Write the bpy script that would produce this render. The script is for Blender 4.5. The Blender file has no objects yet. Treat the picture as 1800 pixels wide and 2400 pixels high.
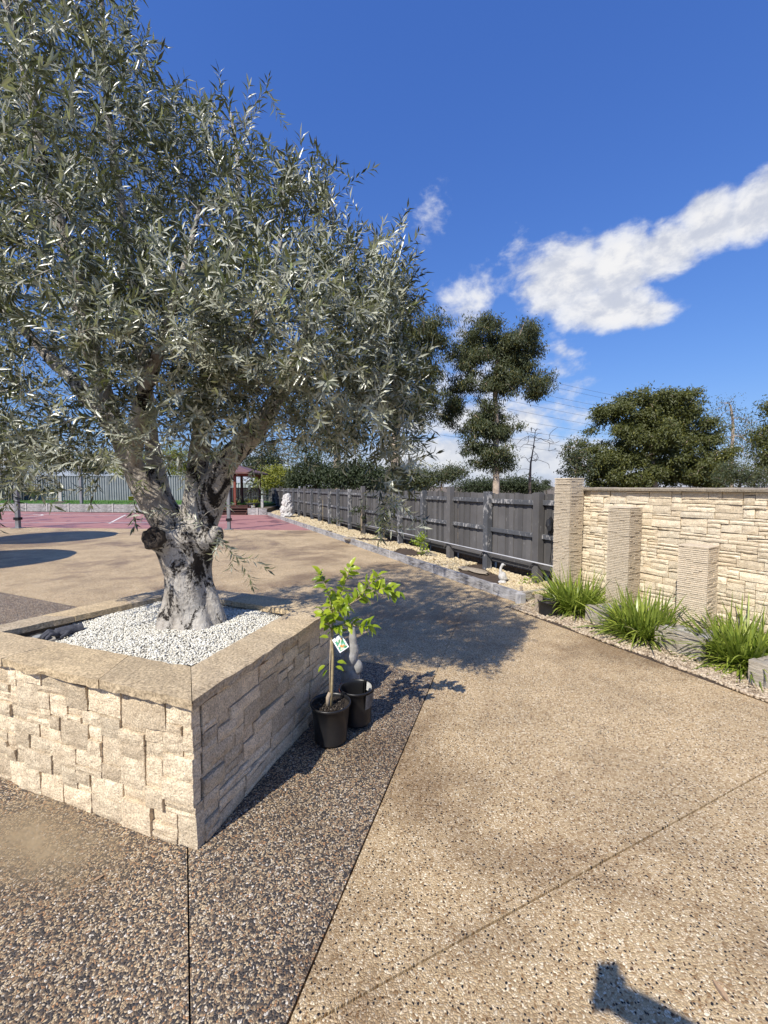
import bpy, bmesh, math, random
import numpy as np
from mathutils import Vector, Matrix, noise as mnoise
random.seed(7); rng = np.random.default_rng(7)
sc = bpy.context.scene
C = sc.collection
R = math.radians
# ------------------------------------------------------------------ camera, sky, sun, exposure
EYE = 1.6; FPX = 1000.0; PITCH = math.atan(60 / FPX)          # photograph is 1800 x 2400
cam_d = bpy.data.cameras.new('camera'); cam = bpy.data.objects.new('camera', cam_d); C.objects.link(cam)
cam.location = (0, 0, EYE); cam.rotation_euler = (math.pi / 2 - PITCH, 0, 0)
cam_d.sensor_fit = 'HORIZONTAL'; cam_d.sensor_width = 36; cam_d.lens = 36 * FPX / 1800
cam_d.clip_start = 0.03; cam_d.clip_end = 4000
sc.camera = cam
SUN_AZ, SUN_EL = R(33.5), R(45.3)                               # shadows run this way, seen from above, clockwise from +Y
world = bpy.data.worlds.new('World'); sc.world = world; world.use_nodes = True
sun_d = bpy.data.lights.new('sun', 'SUN'); sun = bpy.data.objects.new('sun', sun_d); C.objects.link(sun)
sun_d.energy = 5.0; sun_d.angle = R(0.53); sun_d.color = (1.0, 0.945, 0.86)
SUN_DIR = Vector((math.sin(SUN_AZ) * math.cos(SUN_EL), math.cos(SUN_AZ) * math.cos(SUN_EL), -math.sin(SUN_EL)))
sun.rotation_euler = SUN_DIR.to_track_quat('-Z', 'Y').to_euler(); sun.location = (-6, -10, 12)
sc.view_settings.view_transform = 'Standard'; sc.view_settings.look = 'None'
sc.view_settings.exposure = 0.26; sc.view_settings.gamma = 1; sc.view_settings.use_curve_mapping = False
sc.cycles.max_bounces = 8; sc.cycles.transparent_max_bounces = 8

# ------------------------------------------------------------------ node helpers
def nd(nt, t, **kw):
    n = nt.nodes.new(t)
    for k, v in kw.items():
        if k.startswith('_'):
            setattr(n, k[1:], v); continue
        s = n.inputs[int(k[1:])] if (k[0] == 'i' and k[1:].isdigit()) else n.inputs[k.replace('__', ' ')]
        if isinstance(v, bpy.types.NodeSocket): nt.links.new(v, s)
        else: s.default_value = v
    return n
def c4(c): return (c[0], c[1], c[2], 1.0)
def mix(nt, f, a, b, blend='MIX'):
    n = nt.nodes.new('ShaderNodeMix'); n.data_type = 'RGBA'; n.blend_type = blend; n.clamp_factor = True
    for i, v in ((0, f), (6, a), (7, b)):
        if isinstance(v, bpy.types.NodeSocket): nt.links.new(v, n.inputs[i])
        else: n.inputs[i].default_value = v if i == 0 else c4(v)
    return n.outputs[2]
def ramp(nt, f, stops, interp='LINEAR'):
    n = nt.nodes.new('ShaderNodeValToRGB'); cr = n.color_ramp; cr.interpolation = interp
    while len(cr.elements) < len(stops): cr.elements.new(0.5)
    for e, (p, c) in zip(cr.elements, stops):
        e.position = p; e.color = c4(c) if not isinstance(c, (int, float)) else (c, c, c, 1)
    nt.links.new(f, n.inputs[0]); return n.outputs[0]
def math_(nt, op, a, b=0.0, c=0.0, clamp=False):
    n = nt.nodes.new('ShaderNodeMath'); n.operation = op; n.use_clamp = clamp
    for i, v in enumerate((a, b, c)):
        if isinstance(v, bpy.types.NodeSocket): nt.links.new(v, n.inputs[i])
        else: n.inputs[i].default_value = v
    return n.outputs[0]
def sstep(nt, v, lo, hi):
    n = nd(nt, 'ShaderNodeMapRange', _interpolation_type='SMOOTHSTEP', i0=v, i1=lo, i2=hi, i3=0.0, i4=1.0)
    return n.outputs[0]
def noise(nt, vec, scale, detail=4, rough=0.55, dist=0.0, dim='3D'):
    n = nd(nt, 'ShaderNodeTexNoise', _noise_dimensions=dim, Scale=scale, Detail=detail, Roughness=rough, Distortion=dist)
    if vec is not None: nt.links.new(vec, n.inputs['Vector'])
    return n.outputs['Fac']
def pos(nt): return nt.nodes.new('ShaderNodeNewGeometry').outputs['Position']
def objco(nt): return nt.nodes.new('ShaderNodeTexCoord').outputs['Object']
def orand(nt): return nt.nodes.new('ShaderNodeObjectInfo').outputs['Random']
def scl(nt, v, s):
    n = nd(nt, 'ShaderNodeMapping', i0=v); n.inputs['Scale'].default_value = s; return n.outputs[0]
def bump(nt, h, strength=0.5, dist=0.01, nrm=None):
    n = nd(nt, 'ShaderNodeBump', Strength=strength, Distance=dist, Height=h)
    if nrm is not None: nt.links.new(nrm, n.inputs['Normal'])
    return n.outputs[0]
def newmat(name):
    m = bpy.data.materials.new(name); m.use_nodes = True; nt = m.node_tree
    b = nt.nodes['Principled BSDF']; return m, nt, b
def setp(nt, b, **kw):
    for k, v in kw.items():
        s = b.inputs[k.replace('__', ' ')]
        if isinstance(v, bpy.types.NodeSocket): nt.links.new(v, s)
        else: s.default_value = c4(v) if s.type == 'RGBA' else v
def simple(name, col, rough=0.6, var=0.25, scale=8.0, bmp=0.2, bd=0.004, metallic=0.0, per_obj=0.0, spec=0.4):
    m, nt, b = newmat(name)
    n = noise(nt, pos(nt), scale, 5, 0.6)
    col2 = tuple(max(0, x * (1 - var)) for x in col); col3 = tuple(min(1, x * (1 + var)) for x in col)
    cc = mix(nt, ramp(nt, n, [(0.3, 0.0), (0.7, 1.0)]), col2, col3)
    if per_obj:
        k = math_(nt, 'MULTIPLY_ADD', orand(nt), per_obj * 2, 1 - per_obj)
        hs = nd(nt, 'ShaderNodeHueSaturation', Value=k, Color=cc); cc = hs.outputs[0]
    setp(nt, b, Base__Color=cc, Roughness=rough, Metallic=metallic)
    b.inputs['Specular IOR Level'].default_value = spec
    if bmp: setp(nt, b, Normal=bump(nt, noise(nt, pos(nt), scale * 6, 4), bmp, bd))
    return m

# ------------------------------------------------------------------ sky with clouds
def build_world():
    nt = world.node_tree; nt.nodes.clear()
    out = nt.nodes.new('ShaderNodeOutputWorld'); bg = nt.nodes.new('ShaderNodeBackground')
    nt.links.new(bg.outputs[0], out.inputs[0])
    sky = nt.nodes.new('ShaderNodeTexSky'); sky.sky_type = 'NISHITA'; sky.sun_disc = False
    sky.sun_elevation = SUN_EL; sky.sun_rotation = SUN_AZ + math.pi
    sky.altitude = 0; sky.air_density = 1.5; sky.dust_density = 0.0; sky.ozone_density = 6.0
    ss = nd(nt, 'ShaderNodeSeparateColor', i0=sky.outputs[0])                       # deepen the blue of the clear sky
    chan = [math_(nt, 'MULTIPLY', math_(nt, 'POWER', math_(nt, 'MULTIPLY', ss.outputs[i], .1), p), k * 10) for i, (p, k) in enumerate(((.92, .545), (.815, .665), (.625, 1.03)))]
    blue = nd(nt, 'ShaderNodeCombineColor', i0=chan[0], i1=chan[1], i2=chan[2])
    d = nt.nodes.new('ShaderNodeTexCoord').outputs['Generated']
    sx = nd(nt, 'ShaderNodeSeparateXYZ', i0=d)
    az = math_(nt, 'ARCTAN2', sx.outputs[0], sx.outputs[1]); el = math_(nt, 'ARCSINE', sx.outputs[2])
    cx = nd(nt, 'ShaderNodeCombineXYZ', i0=az, i1=math_(nt, 'MULTIPLY', el, 1.5), i2=0.0).outputs[0]
    warp = nd(nt, 'ShaderNodeTexNoise', Scale=5.0, Detail=4, Vector=cx)
    cw = nd(nt, 'ShaderNodeMix', _data_type='VECTOR', i0=0.06, i4=cx, i5=warp.outputs['Color']).outputs[1]
    big = noise(nt, cw, 7.0, 9, 0.56)
    fine = noise(nt, cw, 22.0, 8, 0.6)
    dens = math_(nt, 'MULTIPLY_ADD', fine, 0.5, math_(nt, 'MULTIPLY', big, 0.5))     # about 0.5 mean
    def blob(px, py, rx, ry, rot, amp):
        a0 = math.atan((px - 900) / FPX); e0 = math.atan((1140 - py) / FPX * math.cos(a0))
        rx, ry = rx / FPX * math.cos(a0) ** 2, ry / FPX * math.cos(a0)
        da = math_(nt, 'SUBTRACT', az, a0); de = math_(nt, 'SUBTRACT', el, e0)
        co, si = math.cos(R(rot)), math.sin(R(rot))
        u = math_(nt, 'ADD', math_(nt, 'MULTIPLY', da, co / rx), math_(nt, 'MULTIPLY', de, si / rx))
        v = math_(nt, 'ADD', math_(nt, 'MULTIPLY', da, -si / ry), math_(nt, 'MULTIPLY', de, co / ry))
        r2 = math_(nt, 'ADD', math_(nt, 'MULTIPLY', u, u), math_(nt, 'MULTIPLY', v, v))
        return math_(nt, 'MULTIPLY', math_(nt, 'SUBTRACT', 1.0, math_(nt, 'POWER', r2, 0.75)), amp)
    blobs = [(1310, 675, 125, 92, 0, .44), (1430, 640, 110, 80, 0, .42), (1400, 735, 170, 55, -6, .40), (1540, 610, 110, 62, 10, .42), (1640, 545, 100, 70, 8, .44),
             (1740, 520, 120, 72, 0, .46), (1860, 520, 120, 80, 0, .46), (1500, 745, 90, 38, 0, .34), (1005, 545, 60, 36, 60, .06),
             (1090, 720, 75, 62, 20, .16), (1290, 850, 90, 52, -30, .14), (1215, 640, 50, 34, 30, .06),
             (1160, 900, 250, 60, -8, .17), (1130, 985, 300, 60, 0, .30), (1120, 1075, 380, 70, 0, .40)]
    tot = None
    for b in blobs:
        v = blob(*b); tot = v if tot is None else math_(nt, 'MAXIMUM', tot, v)
    fill_clouds = sstep(nt, math_(nt, 'ABSOLUTE', az), 0.80, 1.15)                                    # clouds added outside the view to make the blue fill light whiter
    tot = math_(nt, 'MAXIMUM', tot, math_(nt, 'MULTIPLY_ADD', fill_clouds, 0.325, -0.33))
    band = math_(nt, 'MULTIPLY', math_(nt, 'SUBTRACT', 1.0, sstep(nt, el, 0.02, 0.20)), 0.36)   # low bank of cumulus all round the horizon
    band = math_(nt, 'SUBTRACT', band, 0.24)
    tot = math_(nt, 'MAXIMUM', tot, band)
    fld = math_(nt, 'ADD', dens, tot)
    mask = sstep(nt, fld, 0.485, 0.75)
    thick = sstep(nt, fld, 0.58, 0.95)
    cs = nd(nt, 'ShaderNodeVectorMath', _operation='ADD', i0=cw, i1=(-0.012, 0.05, 0.0)).outputs[0]          # density a little nearer the sun: lit tops, grey undersides
    dens2 = math_(nt, 'MULTIPLY_ADD', noise(nt, cs, 22.0, 8, 0.6), 0.5, math_(nt, 'MULTIPLY', noise(nt, cs, 7.0, 9, 0.56), 0.5))
    lit = sstep(nt, math_(nt, 'SUBTRACT', dens, dens2), -0.13, 0.10)
    ccol = mix(nt, thick, (7.2, 7.5, 8.3), (8.7, 8.6, 8.5))
    shade = mix(nt, lit, (5.7, 6.0, 6.8), ccol)
    gb = sstep(nt, el, 0.0, 0.18)                                                                # greyer undersides low down
    shade = mix(nt, gb, mix(nt, 0.45, shade, (5.6, 6.1, 7.0)), shade)
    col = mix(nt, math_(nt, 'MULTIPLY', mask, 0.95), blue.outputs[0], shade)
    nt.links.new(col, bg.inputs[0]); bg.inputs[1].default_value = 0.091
build_world()

# ------------------------------------------------------------------ photo pixel -> direction -> place
CP, SP = math.cos(PITCH), math.sin(PITCH)
def ray(px, py):
    x = (px - 900) / FPX; v = (py - 1200) / FPX
    return Vector((x, CP - SP * v, -(v * CP + SP)))
def G(px, py, z=0.0):
    r = ray(px, py); t = (z - EYE) / r.z; return Vector((r.x * t, r.y * t, z))
def PX(px, py, D):
    r = ray(px, py); t = D / r.y; return Vector((r.x * t, D, EYE + r.z * t))
Z = Vector((0, 0, 1))
def V2(a, b): return Vector((a, b, 0))

# ------------------------------------------------------------------ object helpers (an object's matrix_basis is its world matrix)
def put(o, parent=None, M=None):
    if M is not None: o.matrix_basis = M
    if parent is not None:
        o.parent = parent; o.matrix_parent_inverse = parent.matrix_basis.inverted()
    C.objects.link(o); return o
def thing(name, loc, label, cat, group=None):
    o = bpy.data.objects.new(name, None); o.empty_display_size = 0.1
    o['label'] = label; o['category'] = cat
    if group: o['group'] = group
    return put(o, None, Matrix.Translation(Vector(loc)))
def tag(o, label=None, cat=None, group=None, kind=None):
    if label: o['label'] = label
    if cat: o['category'] = cat
    if group: o['group'] = group
    if kind: o['kind'] = kind
    return o
def me_py(name, vs, fs, mat, smooth=False):
    me = bpy.data.meshes.new(name); me.from_pydata([tuple(v) for v in vs], [], fs)
    if mat: me.materials.append(mat)
    if smooth: me.shade_smooth()
    me.update(); return me
def me_np(name, V, F, mat, smooth=True, attr=None):
    V = np.asarray(V, np.float32); F = np.asarray(F, np.int32); k = F.shape[1]
    me = bpy.data.meshes.new(name); me.vertices.add(len(V)); me.vertices.foreach_set('co', V.ravel())
    me.loops.add(F.size); me.loops.foreach_set('vertex_index', F.ravel())
    me.polygons.add(len(F)); me.polygons.foreach_set('loop_start', np.arange(0, F.size, k, dtype=np.int32))
    try: me.polygons.foreach_set('loop_total', np.full(len(F), k, np.int32))
    except Exception: pass
    if attr is not None:
        a = me.attributes.new('var', 'FLOAT', 'POINT'); a.data.foreach_set('value', np.asarray(attr, np.float32))
    if mat: me.materials.append(mat)
    me.update(calc_edges=True)
    if smooth: me.shade_smooth()
    me.validate(); return me
def ob(name, me, parent=None, M=None, **kw):
    return tag(put(bpy.data.objects.new(name, me), parent, M), **kw)

class MB:
    """collects shapes for one mesh"""
    def __init__(s): s.v = []; s.f = []
    def add(s, vs, fs):
        n = len(s.v); s.v += [tuple(v) for v in vs]; s.f += [tuple(i + n for i in f) for f in fs]; return s
    def box(s, x0, x1, y0, y1, z0, z1, M=None):
        vs = [Vector((x, y, z)) for x in (x0, x1) for y in (y0, y1) for z in (z0, z1)]
        if M is not None: vs = [M @ v for v in vs]
        return s.add(vs, [(0, 1, 3, 2), (4, 6, 7, 5), (0, 4, 5, 1), (2, 3, 7, 6), (0, 2, 6, 4), (1, 5, 7, 3)])
    def tube(s, pts, rad, n=8, caps=True):
        pts = [Vector(p) for p in pts]; m = len(pts)
        if not hasattr(rad, '__len__'): rad = [rad] * m
        ref = None; rings = []
        for i, p in enumerate(pts):
            t = (pts[min(i + 1, m - 1)] - pts[max(i - 1, 0)])
            t = t.normalized() if t.length > 1e-9 else Vector((0, 0, 1))
            if ref is None: ref = t.orthogonal().normalized()
            ref = (ref - t * ref.dot(t)); ref = ref.normalized() if ref.length > 1e-6 else t.orthogonal().normalized()
            b = t.cross(ref)
            rings.append([p + (ref * math.cos(2 * math.pi * k / n) + b * math.sin(2 * math.pi * k / n)) * rad[i] for k in range(n)])
        vs = [v for r in rings for v in r]; fs = []
        for i in range(m - 1):
            for k in range(n):
                fs.append((i * n + k, i * n + (k + 1) % n, (i + 1) * n + (k + 1) % n, (i + 1) * n + k))
        if caps: fs.append(tuple(range(n - 1, -1, -1))); fs.append(tuple((m - 1) * n + k for k in range(n)))
        return s.add(vs, fs)
    def lathe(s, prof, c=(0, 0, 0), n=24, M=None, closed=False):
        vs = []; fs = []; m = len(prof)
        for r, z in prof:
            for k in range(n):
                a = 2 * math.pi * k / n; v = Vector((c[0] + r * math.cos(a), c[1] + r * math.sin(a), c[2] + z))
                vs.append(M @ v if M is not None else v)
        for i in range(m - 1):
            for k in range(n): fs.append((i * n + k, i * n + (k + 1) % n, (i + 1) * n + (k + 1) % n, (i + 1) * n + k))
        if closed: fs.append(tuple(range(n - 1, -1, -1))); fs.append(tuple((m - 1) * n + k for k in range(n)))
        return s.add(vs, fs)
    def prism(s, poly, z0, z1):
        n = len(poly); vs = [(p[0], p[1], z0) for p in poly] + [(p[0], p[1], z1) for p in poly]
        fs = [tuple(range(n - 1, -1, -1)), tuple(range(n, 2 * n))] + [(i, (i + 1) % n, n + (i + 1) % n, n + i) for i in range(n)]
        return s.add(vs, fs)
    def blob(s, c, r, seed=0, amp=0.15, fr=3.0, sub=2):
        bm = bmesh.new(); bmesh.ops.create_icosphere(bm, subdivisions=sub, radius=1)
        vs = []
        for v in bm.verts:
            k = 1 + amp * mnoise.noise(v.co * fr + Vector((seed * 7.1, seed * 3.3, 1.7)))
            vs.append((c[0] + v.co.x * r[0] * k, c[1] + v.co.y * r[1] * k, c[2] + v.co.z * r[2] * k))
        fs = [tuple(v.index for v in f.verts) for f in bm.faces]; bm.free(); return s.add(vs, fs)
    def me(s, name, mat, smooth=False): return me_py(name, s.v, s.f, mat, smooth)
def build(mb, name, mat, parent=None, M=None, smooth=False, bevel=0, **kw):
    o = ob(name, mb.me(name, mat, smooth), parent, M, **kw)
    if bevel:
        md = o.modifiers.new('edge', 'BEVEL'); md.width = bevel; md.segments = 2; md.limit_method = 'ANGLE'
    return o
def frame(origin, xdir, up=Z):
    x = Vector(xdir).normalized(); u = Vector(up).normalized(); y = u.cross(x).normalized(); u = x.cross(y)
    return Matrix.Translation(Vector(origin)) @ Matrix((x, y, u)).transposed().to_4x4()
def clip(poly, p, n):
    """keep the side of a convex polygon where (q-p).n >= 0"""
    out = []
    for i in range(len(poly)):
        a, b = poly[i], poly[(i + 1) % len(poly)]; da, db = (a - p).dot(n), (b - p).dot(n)
        if da >= 0: out.append(a)
        if da * db < 0: out.append(a + (b - a) * (da / (da - db)))
    return out
ICO = None
def ico_t():
    global ICO
    if ICO is None:
        bm = bmesh.new(); bmesh.ops.create_icosphere(bm, subdivisions=1, radius=1)
        ICO = (np.array([v.co[:] for v in bm.verts]), np.array([[v.index for v in f.verts] for f in bm.faces])); bm.free()
    return ICO
def pebbles_me(name, P, size, mat, flat=0.62, jit=0.35):
    """many small stones as one mesh; P n x 3 centres, size n radii"""
    V0, F0 = ico_t(); n = len(P)
    s = size[:, None] * np.stack([rng.uniform(.8, 1.35, n), rng.uniform(.65, 1.0, n), rng.uniform(flat * .8, flat * 1.25, n)], 1)
    v = V0[None] * s[:, None, :] * (1 + jit * (rng.random((n, len(V0), 1)) - .5))
    a = rng.uniform(0, 2 * np.pi, n); t = rng.normal(0, .3, n)
    ca, sa, ct, st = np.cos(a), np.sin(a), np.cos(t), np.sin(t)
    y = v[:, :, 1] * ct[:, None] - v[:, :, 2] * st[:, None]; z = v[:, :, 1] * st[:, None] + v[:, :, 2] * ct[:, None]
    x = v[:, :, 0] * ca[:, None] - y * sa[:, None]; y = v[:, :, 0] * sa[:, None] + y * ca[:, None]
    W = np.stack([x, y, z], 2) + P[:, None, :]
    F = (F0[None] + (np.arange(n) * len(V0))[:, None, None]).reshape(-1, 3)
    return me_np(name, W.reshape(-1, 3), F, mat, True, np.repeat(rng.random(n), len(V0)))
def leaves_me(name, P, D, N, L, W, mat, var=None, curl=0.12):
    """many five-point leaves as one mesh"""
    D = D / np.linalg.norm(D, axis=1, keepdims=True); S = np.cross(D, N); S /= np.linalg.norm(S, axis=1, keepdims=True) + 1e-9
    N = np.cross(S, D); n = len(P); L = L[:, None]; W = W[:, None]
    b = P; c = P + D * L * .45 - N * W * .18; l = P + D * L * .45 + S * W * .5 + N * W * .08; r = P + D * L * .45 - S * W * .5 + N * W * .08
    t = P + D * L - N * L * curl
    V = np.stack([b, l, r, t, c], 1).reshape(-1, 3)
    F = np.array([[0, 4, 1], [1, 4, 3], [0, 2, 4], [2, 3, 4]])
    F = (F[None] + (np.arange(n) * 5)[:, None, None]).reshape(-1, 3)
    return me_np(name, V, F, mat, True, np.repeat(rng.random(n) if var is None else var, 5))

# ------------------------------------------------------------------ materials
def aggregate(name, base, stops, dark_share, scale, wet_col, wet_lo, wet_hi, seed):
    m, nt, b = newmat(name); p0 = pos(nt)
    wp = nd(nt, 'ShaderNodeTexNoise', Scale=38.0, Detail=2, Vector=p0)                              # stones of mixed size, not a lattice
    p = nd(nt, 'ShaderNodeVectorMath', _operation='MULTIPLY_ADD', i0=wp.outputs['Color'], i1=(.022, .022, 0.0), i2=p0).outputs[0]
    vo = nd(nt, 'ShaderNodeTexVoronoi', _voronoi_dimensions='2D', Scale=scale, Vector=p)
    sp = nd(nt, 'ShaderNodeSeparateColor', i0=vo.outputs['Color'])
    peb = ramp(nt, sp.outputs[0], stops, 'CONSTANT')
    ed = nd(nt, 'ShaderNodeTexVoronoi', _voronoi_dimensions='2D', _feature='DISTANCE_TO_EDGE', Scale=scale, Vector=p).outputs[0]
    inside = sstep(nt, ed, 0.03, 0.14)
    col = mix(nt, inside, base, peb)
    if dark_share:
        vo2 = nd(nt, 'ShaderNodeTexVoronoi', _voronoi_dimensions='2D', Scale=scale * 0.55, Vector=scl(nt, p, (1, 1, 1)))
        s2 = nd(nt, 'ShaderNodeSeparateColor', i0=vo2.outputs['Color'])
        dk = math_(nt, 'MULTIPLY', math_(nt, 'LESS_THAN', s2.outputs[1], math_(nt, 'MULTIPLY', ramp(nt, noise(nt, p, 4.5, 4, .6), [(.35, .25), (.65, 1.0)]), dark_share * 1.5)),
                   math_(nt, 'SUBTRACT', 1.0, sstep(nt, vo2.outputs['Distance'], 0.20, 0.34)))
        dcol = ramp(nt, s2.outputs[0], [(0.0, (.012, .013, .018)), (0.72, (.10, .055, .03)), (0.86, (.03, .028, .028))], 'CONSTANT')
        col = mix(nt, dk, col, dcol)
    big = noise(nt, p, 0.55, 5, 0.62, 0.4); mid = noise(nt, p, 3.0, 5, 0.6)
    wetf = sstep(nt, math_(nt, 'MULTIPLY_ADD', mid, 0.22, big), wet_lo, wet_hi)
    col = mix(nt, wetf, col, mix(nt, 1.0, col, wet_col, 'MULTIPLY'))
    stain = ramp(nt, noise(nt, p, 1.7, 6, 0.65), [(0.35, (.84, .82, .80)), (0.62, (1.08, 1.06, 1.03))])
    col = mix(nt, 1.0, col, stain, 'MULTIPLY')
    rg = mix(nt, wetf, (.72, .72, .72), (.48, .48, .48))
    h = math_(nt, 'ADD', math_(nt, 'MULTIPLY', vo.outputs['Distance'], -1.0), math_(nt, 'MULTIPLY', inside, 0.2))
    setp(nt, b, Base__Color=col, Roughness=rg, Normal=bump(nt, h, 0.55, 0.006))
    b.inputs['Specular IOR Level'].default_value = 0.3
    return m
M_tan = aggregate('tan_aggregate', (.41, .30, .17),
    [(0, (.54, .405, .235)), (.22, (.66, .52, .33)), (.42, (.41, .29, .155)), (.60, (.57, .435, .25)), (.78, (.80, .69, .49)), (.90, (.29, .18, .085))],
    .24, 135, (.60, .56, .54), .56, .74, 1)
M_dark = aggregate('dark_aggregate', (.13, .11, .09),
    [(0, (.035, .033, .034)), (.22, (.37, .265, .155)), (.36, (.11, .083, .060)), (.48, (.56, .43, .26)), (.62, (.23, .155, .095)), (.72, (.04, .04, .046)), (.80, (.56, .47, .34)), (.90, (.42, .24, .12)), (.965, (.72, .66, .56))],
    0, 146, (.75, .72, .70), .54, .74, 2)
def mat_stone(name, a, b_, cdark, sc_=14, per=0.16, bm=0.8, bd=0.012):
    m, nt, b = newmat(name); p = pos(nt); r = orand(nt)
    n1 = noise(nt, p, sc_, 6, 0.65); n2 = noise(nt, p, sc_ * 9, 4, 0.7)
    col = mix(nt, ramp(nt, r, [(0.15, 0.0), (0.85, 1.0)]), a, b_)
    col = mix(nt, ramp(nt, n1, [(0.35, 0.0), (0.72, .75)]), col, cdark)
    col = mix(nt, 0.75, col, mix(nt, 1.0, col, ramp(nt, n2, [(0.32, (.34, .31, .28)), (0.62, (1.42, 1.40, 1.36))]), 'MULTIPLY'))
    v = math_(nt, 'MULTIPLY_ADD', math_(nt, 'FRACT', math_(nt, 'MULTIPLY', r, 17.3)), per * 2, 1 - per)
    hs = nd(nt, 'ShaderNodeHueSaturation', Value=v, Color=col)
    h = math_(nt, 'ADD', math_(nt, 'MULTIPLY', noise(nt, p, sc_ * 2.2, 8, 0.68), 1.0), math_(nt, 'MULTIPLY', n2, 0.30))
    setp(nt, b, Base__Color=hs.outputs[0], Roughness=0.85, Normal=bump(nt, h, bm, bd))
    b.inputs['Specular IOR Level'].default_value = 0.25
    return m
M_stone = mat_stone('planter_stone', (.80, .68, .49), (.68, .565, .40), (.48, .375, .25), 14, .22, 1.0, .014)
M_cope = mat_stone('coping_stone', (.56, .44, .275), (.50, .415, .30), (.38, .295, .19), 9, .1, .9, .012)
M_wall = mat_stone('wall_stone', (.82, .73, .56), (.72, .61, .44), (.56, .47, .34), 22, .12, .8, .012)
M_backing = simple('mortar', (.16, .135, .105), 0.95, .3, 20, .4, .005)
M_slate = mat_stone('slate_strip', (.70, .60, .45), (.62, .53, .40), (.45, .38, .28), 30, .1, .6, .006)
M_cap = mat_stone('wall_cap', (.40, .34, .25), (.34, .29, .22), (.22, .19, .145), 16, .1, .9, .014)
def mat_gravel(name, stops, rough=0.8):
    m, nt, b = newmat(name)
    a = nd(nt, 'ShaderNodeAttribute', _attribute_name='var')
    col = ramp(nt, a.outputs['Fac'], stops)
    n = noise(nt, pos(nt), 130, 3, 0.6)
    col = mix(nt, 1.0, col, ramp(nt, n, [(.3, (.84, .84, .84)), (.7, (1.05, 1.05, 1.05))]), 'MULTIPLY')
    setp(nt, b, Base__Color=col, Roughness=rough); b.inputs['Specular IOR Level'].default_value = .25
    return m
M_white_peb = mat_gravel('white_gravel', [(0, (.56, .52, .42)), (.5, (.74, .71, .61)), (1, (.83, .81, .73))])
M_yel_peb = mat_gravel('yellow_gravel', [(0, (.36, .27, .15)), (.4, (.56, .45, .27)), (.8, (.66, .56, .36)), (1, (.50, .40, .28))])
M_mix_peb = mat_gravel('mixed_gravel', [(0, (.22, .16, .105)), (.35, (.44, .345, .235)), (.75, (.60, .50, .36)), (1, (.32, .24, .165))])
M_grey_peb = mat_gravel('grey_pebble', [(0, (.22, .20, .175)), (.5, (.34, .315, .28)), (1, (.42, .40, .36))])
M_chip = mat_gravel('bark_chip', [(0, (.012, .010, .008)), (.8, (.05, .038, .028)), (.95, (.12, .10, .08)), (1, (.2, .18, .15))])
M_soil = simple('soil', (.075, .052, .035), 0.95, .4, 14, .7, .02)
M_pot = simple('black_plastic', (.012, .012, .013), 0.38, .3, 5, .05, .002, spec=.5)
M_potsoil = simple('potting_mix', (.030, .022, .016), 0.95, .8, 60, .9, .01)
def mat_leaf(name, top, top2, back, rough=0.42, trans=0.25, spec=0.5, young=None):
    m, nt, b = newmat(name)
    a = nd(nt, 'ShaderNodeAttribute', _attribute_name='var').outputs['Fac']
    a = math_(nt, 'FRACT', math_(nt, 'ADD', a, orand(nt)))
    col = mix(nt, a, top, top2)
    if young is not None: col = mix(nt, math_(nt, 'GREATER_THAN', a, .93), col, young)
    bf = nt.nodes.new('ShaderNodeNewGeometry').outputs['Backfacing']
    col = mix(nt, bf, col, back)
    setp(nt, b, Base__Color=col, Roughness=rough); b.inputs['Specular IOR Level'].default_value = spec
    tr = nd(nt, 'ShaderNodeBsdfTranslucent', Color=mix(nt, 1.0, col, (1.15, 1.25, .55), 'MULTIPLY'))
    mx = nd(nt, 'ShaderNodeMixShader', i0=trans, i1=b.outputs[0], i2=tr.outputs[0])
    nt.links.new(mx.outputs[0], nt.nodes['Material Output'].inputs[0])
    return m
M_olive = mat_leaf('olive_leaf', (.040, .048, .022), (.150, .160, .085), (.42, .425, .33), .30, .2, .65, (.22, .25, .09))
M_lemon = mat_leaf('citrus_leaf', (.16, .25, .018), (.44, .52, .04), (.34, .42, .06), .36, .42, .5)
M_euc = mat_leaf('gum_leaf', (.07, .074, .020), (.235, .215, .07), (.06, .075, .032), .5, .2, .4)
M_euc2 = mat_leaf('bright_gum_leaf', (.09, .104, .018), (.265, .25, .052), (.09, .10, .03), .5, .22, .4)
M_hedge = mat_leaf('hedge_leaf', (.028, .045, .018), (.065, .09, .03), (.05, .065, .03), .55, .2, .3)
M_yellow = mat_leaf('yellow_green_leaf', (.18, .20, .025), (.34, .33, .05), (.25, .26, .05), .5, .35, .3)
M_flax = mat_leaf('strap_leaf', (.12, .185, .024), (.38, .43, .075), (.22, .28, .05), .36, .3, .5)
M_flaxdry = mat_leaf('dry_strap_leaf', (.17, .16, .07), (.30, .26, .13), (.25, .22, .12), .6, .2, .3)
M_grass = mat_leaf('lawn_blade', (.07, .19, .02), (.12, .28, .035), (.1, .22, .03), .5, .3, .3)
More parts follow.
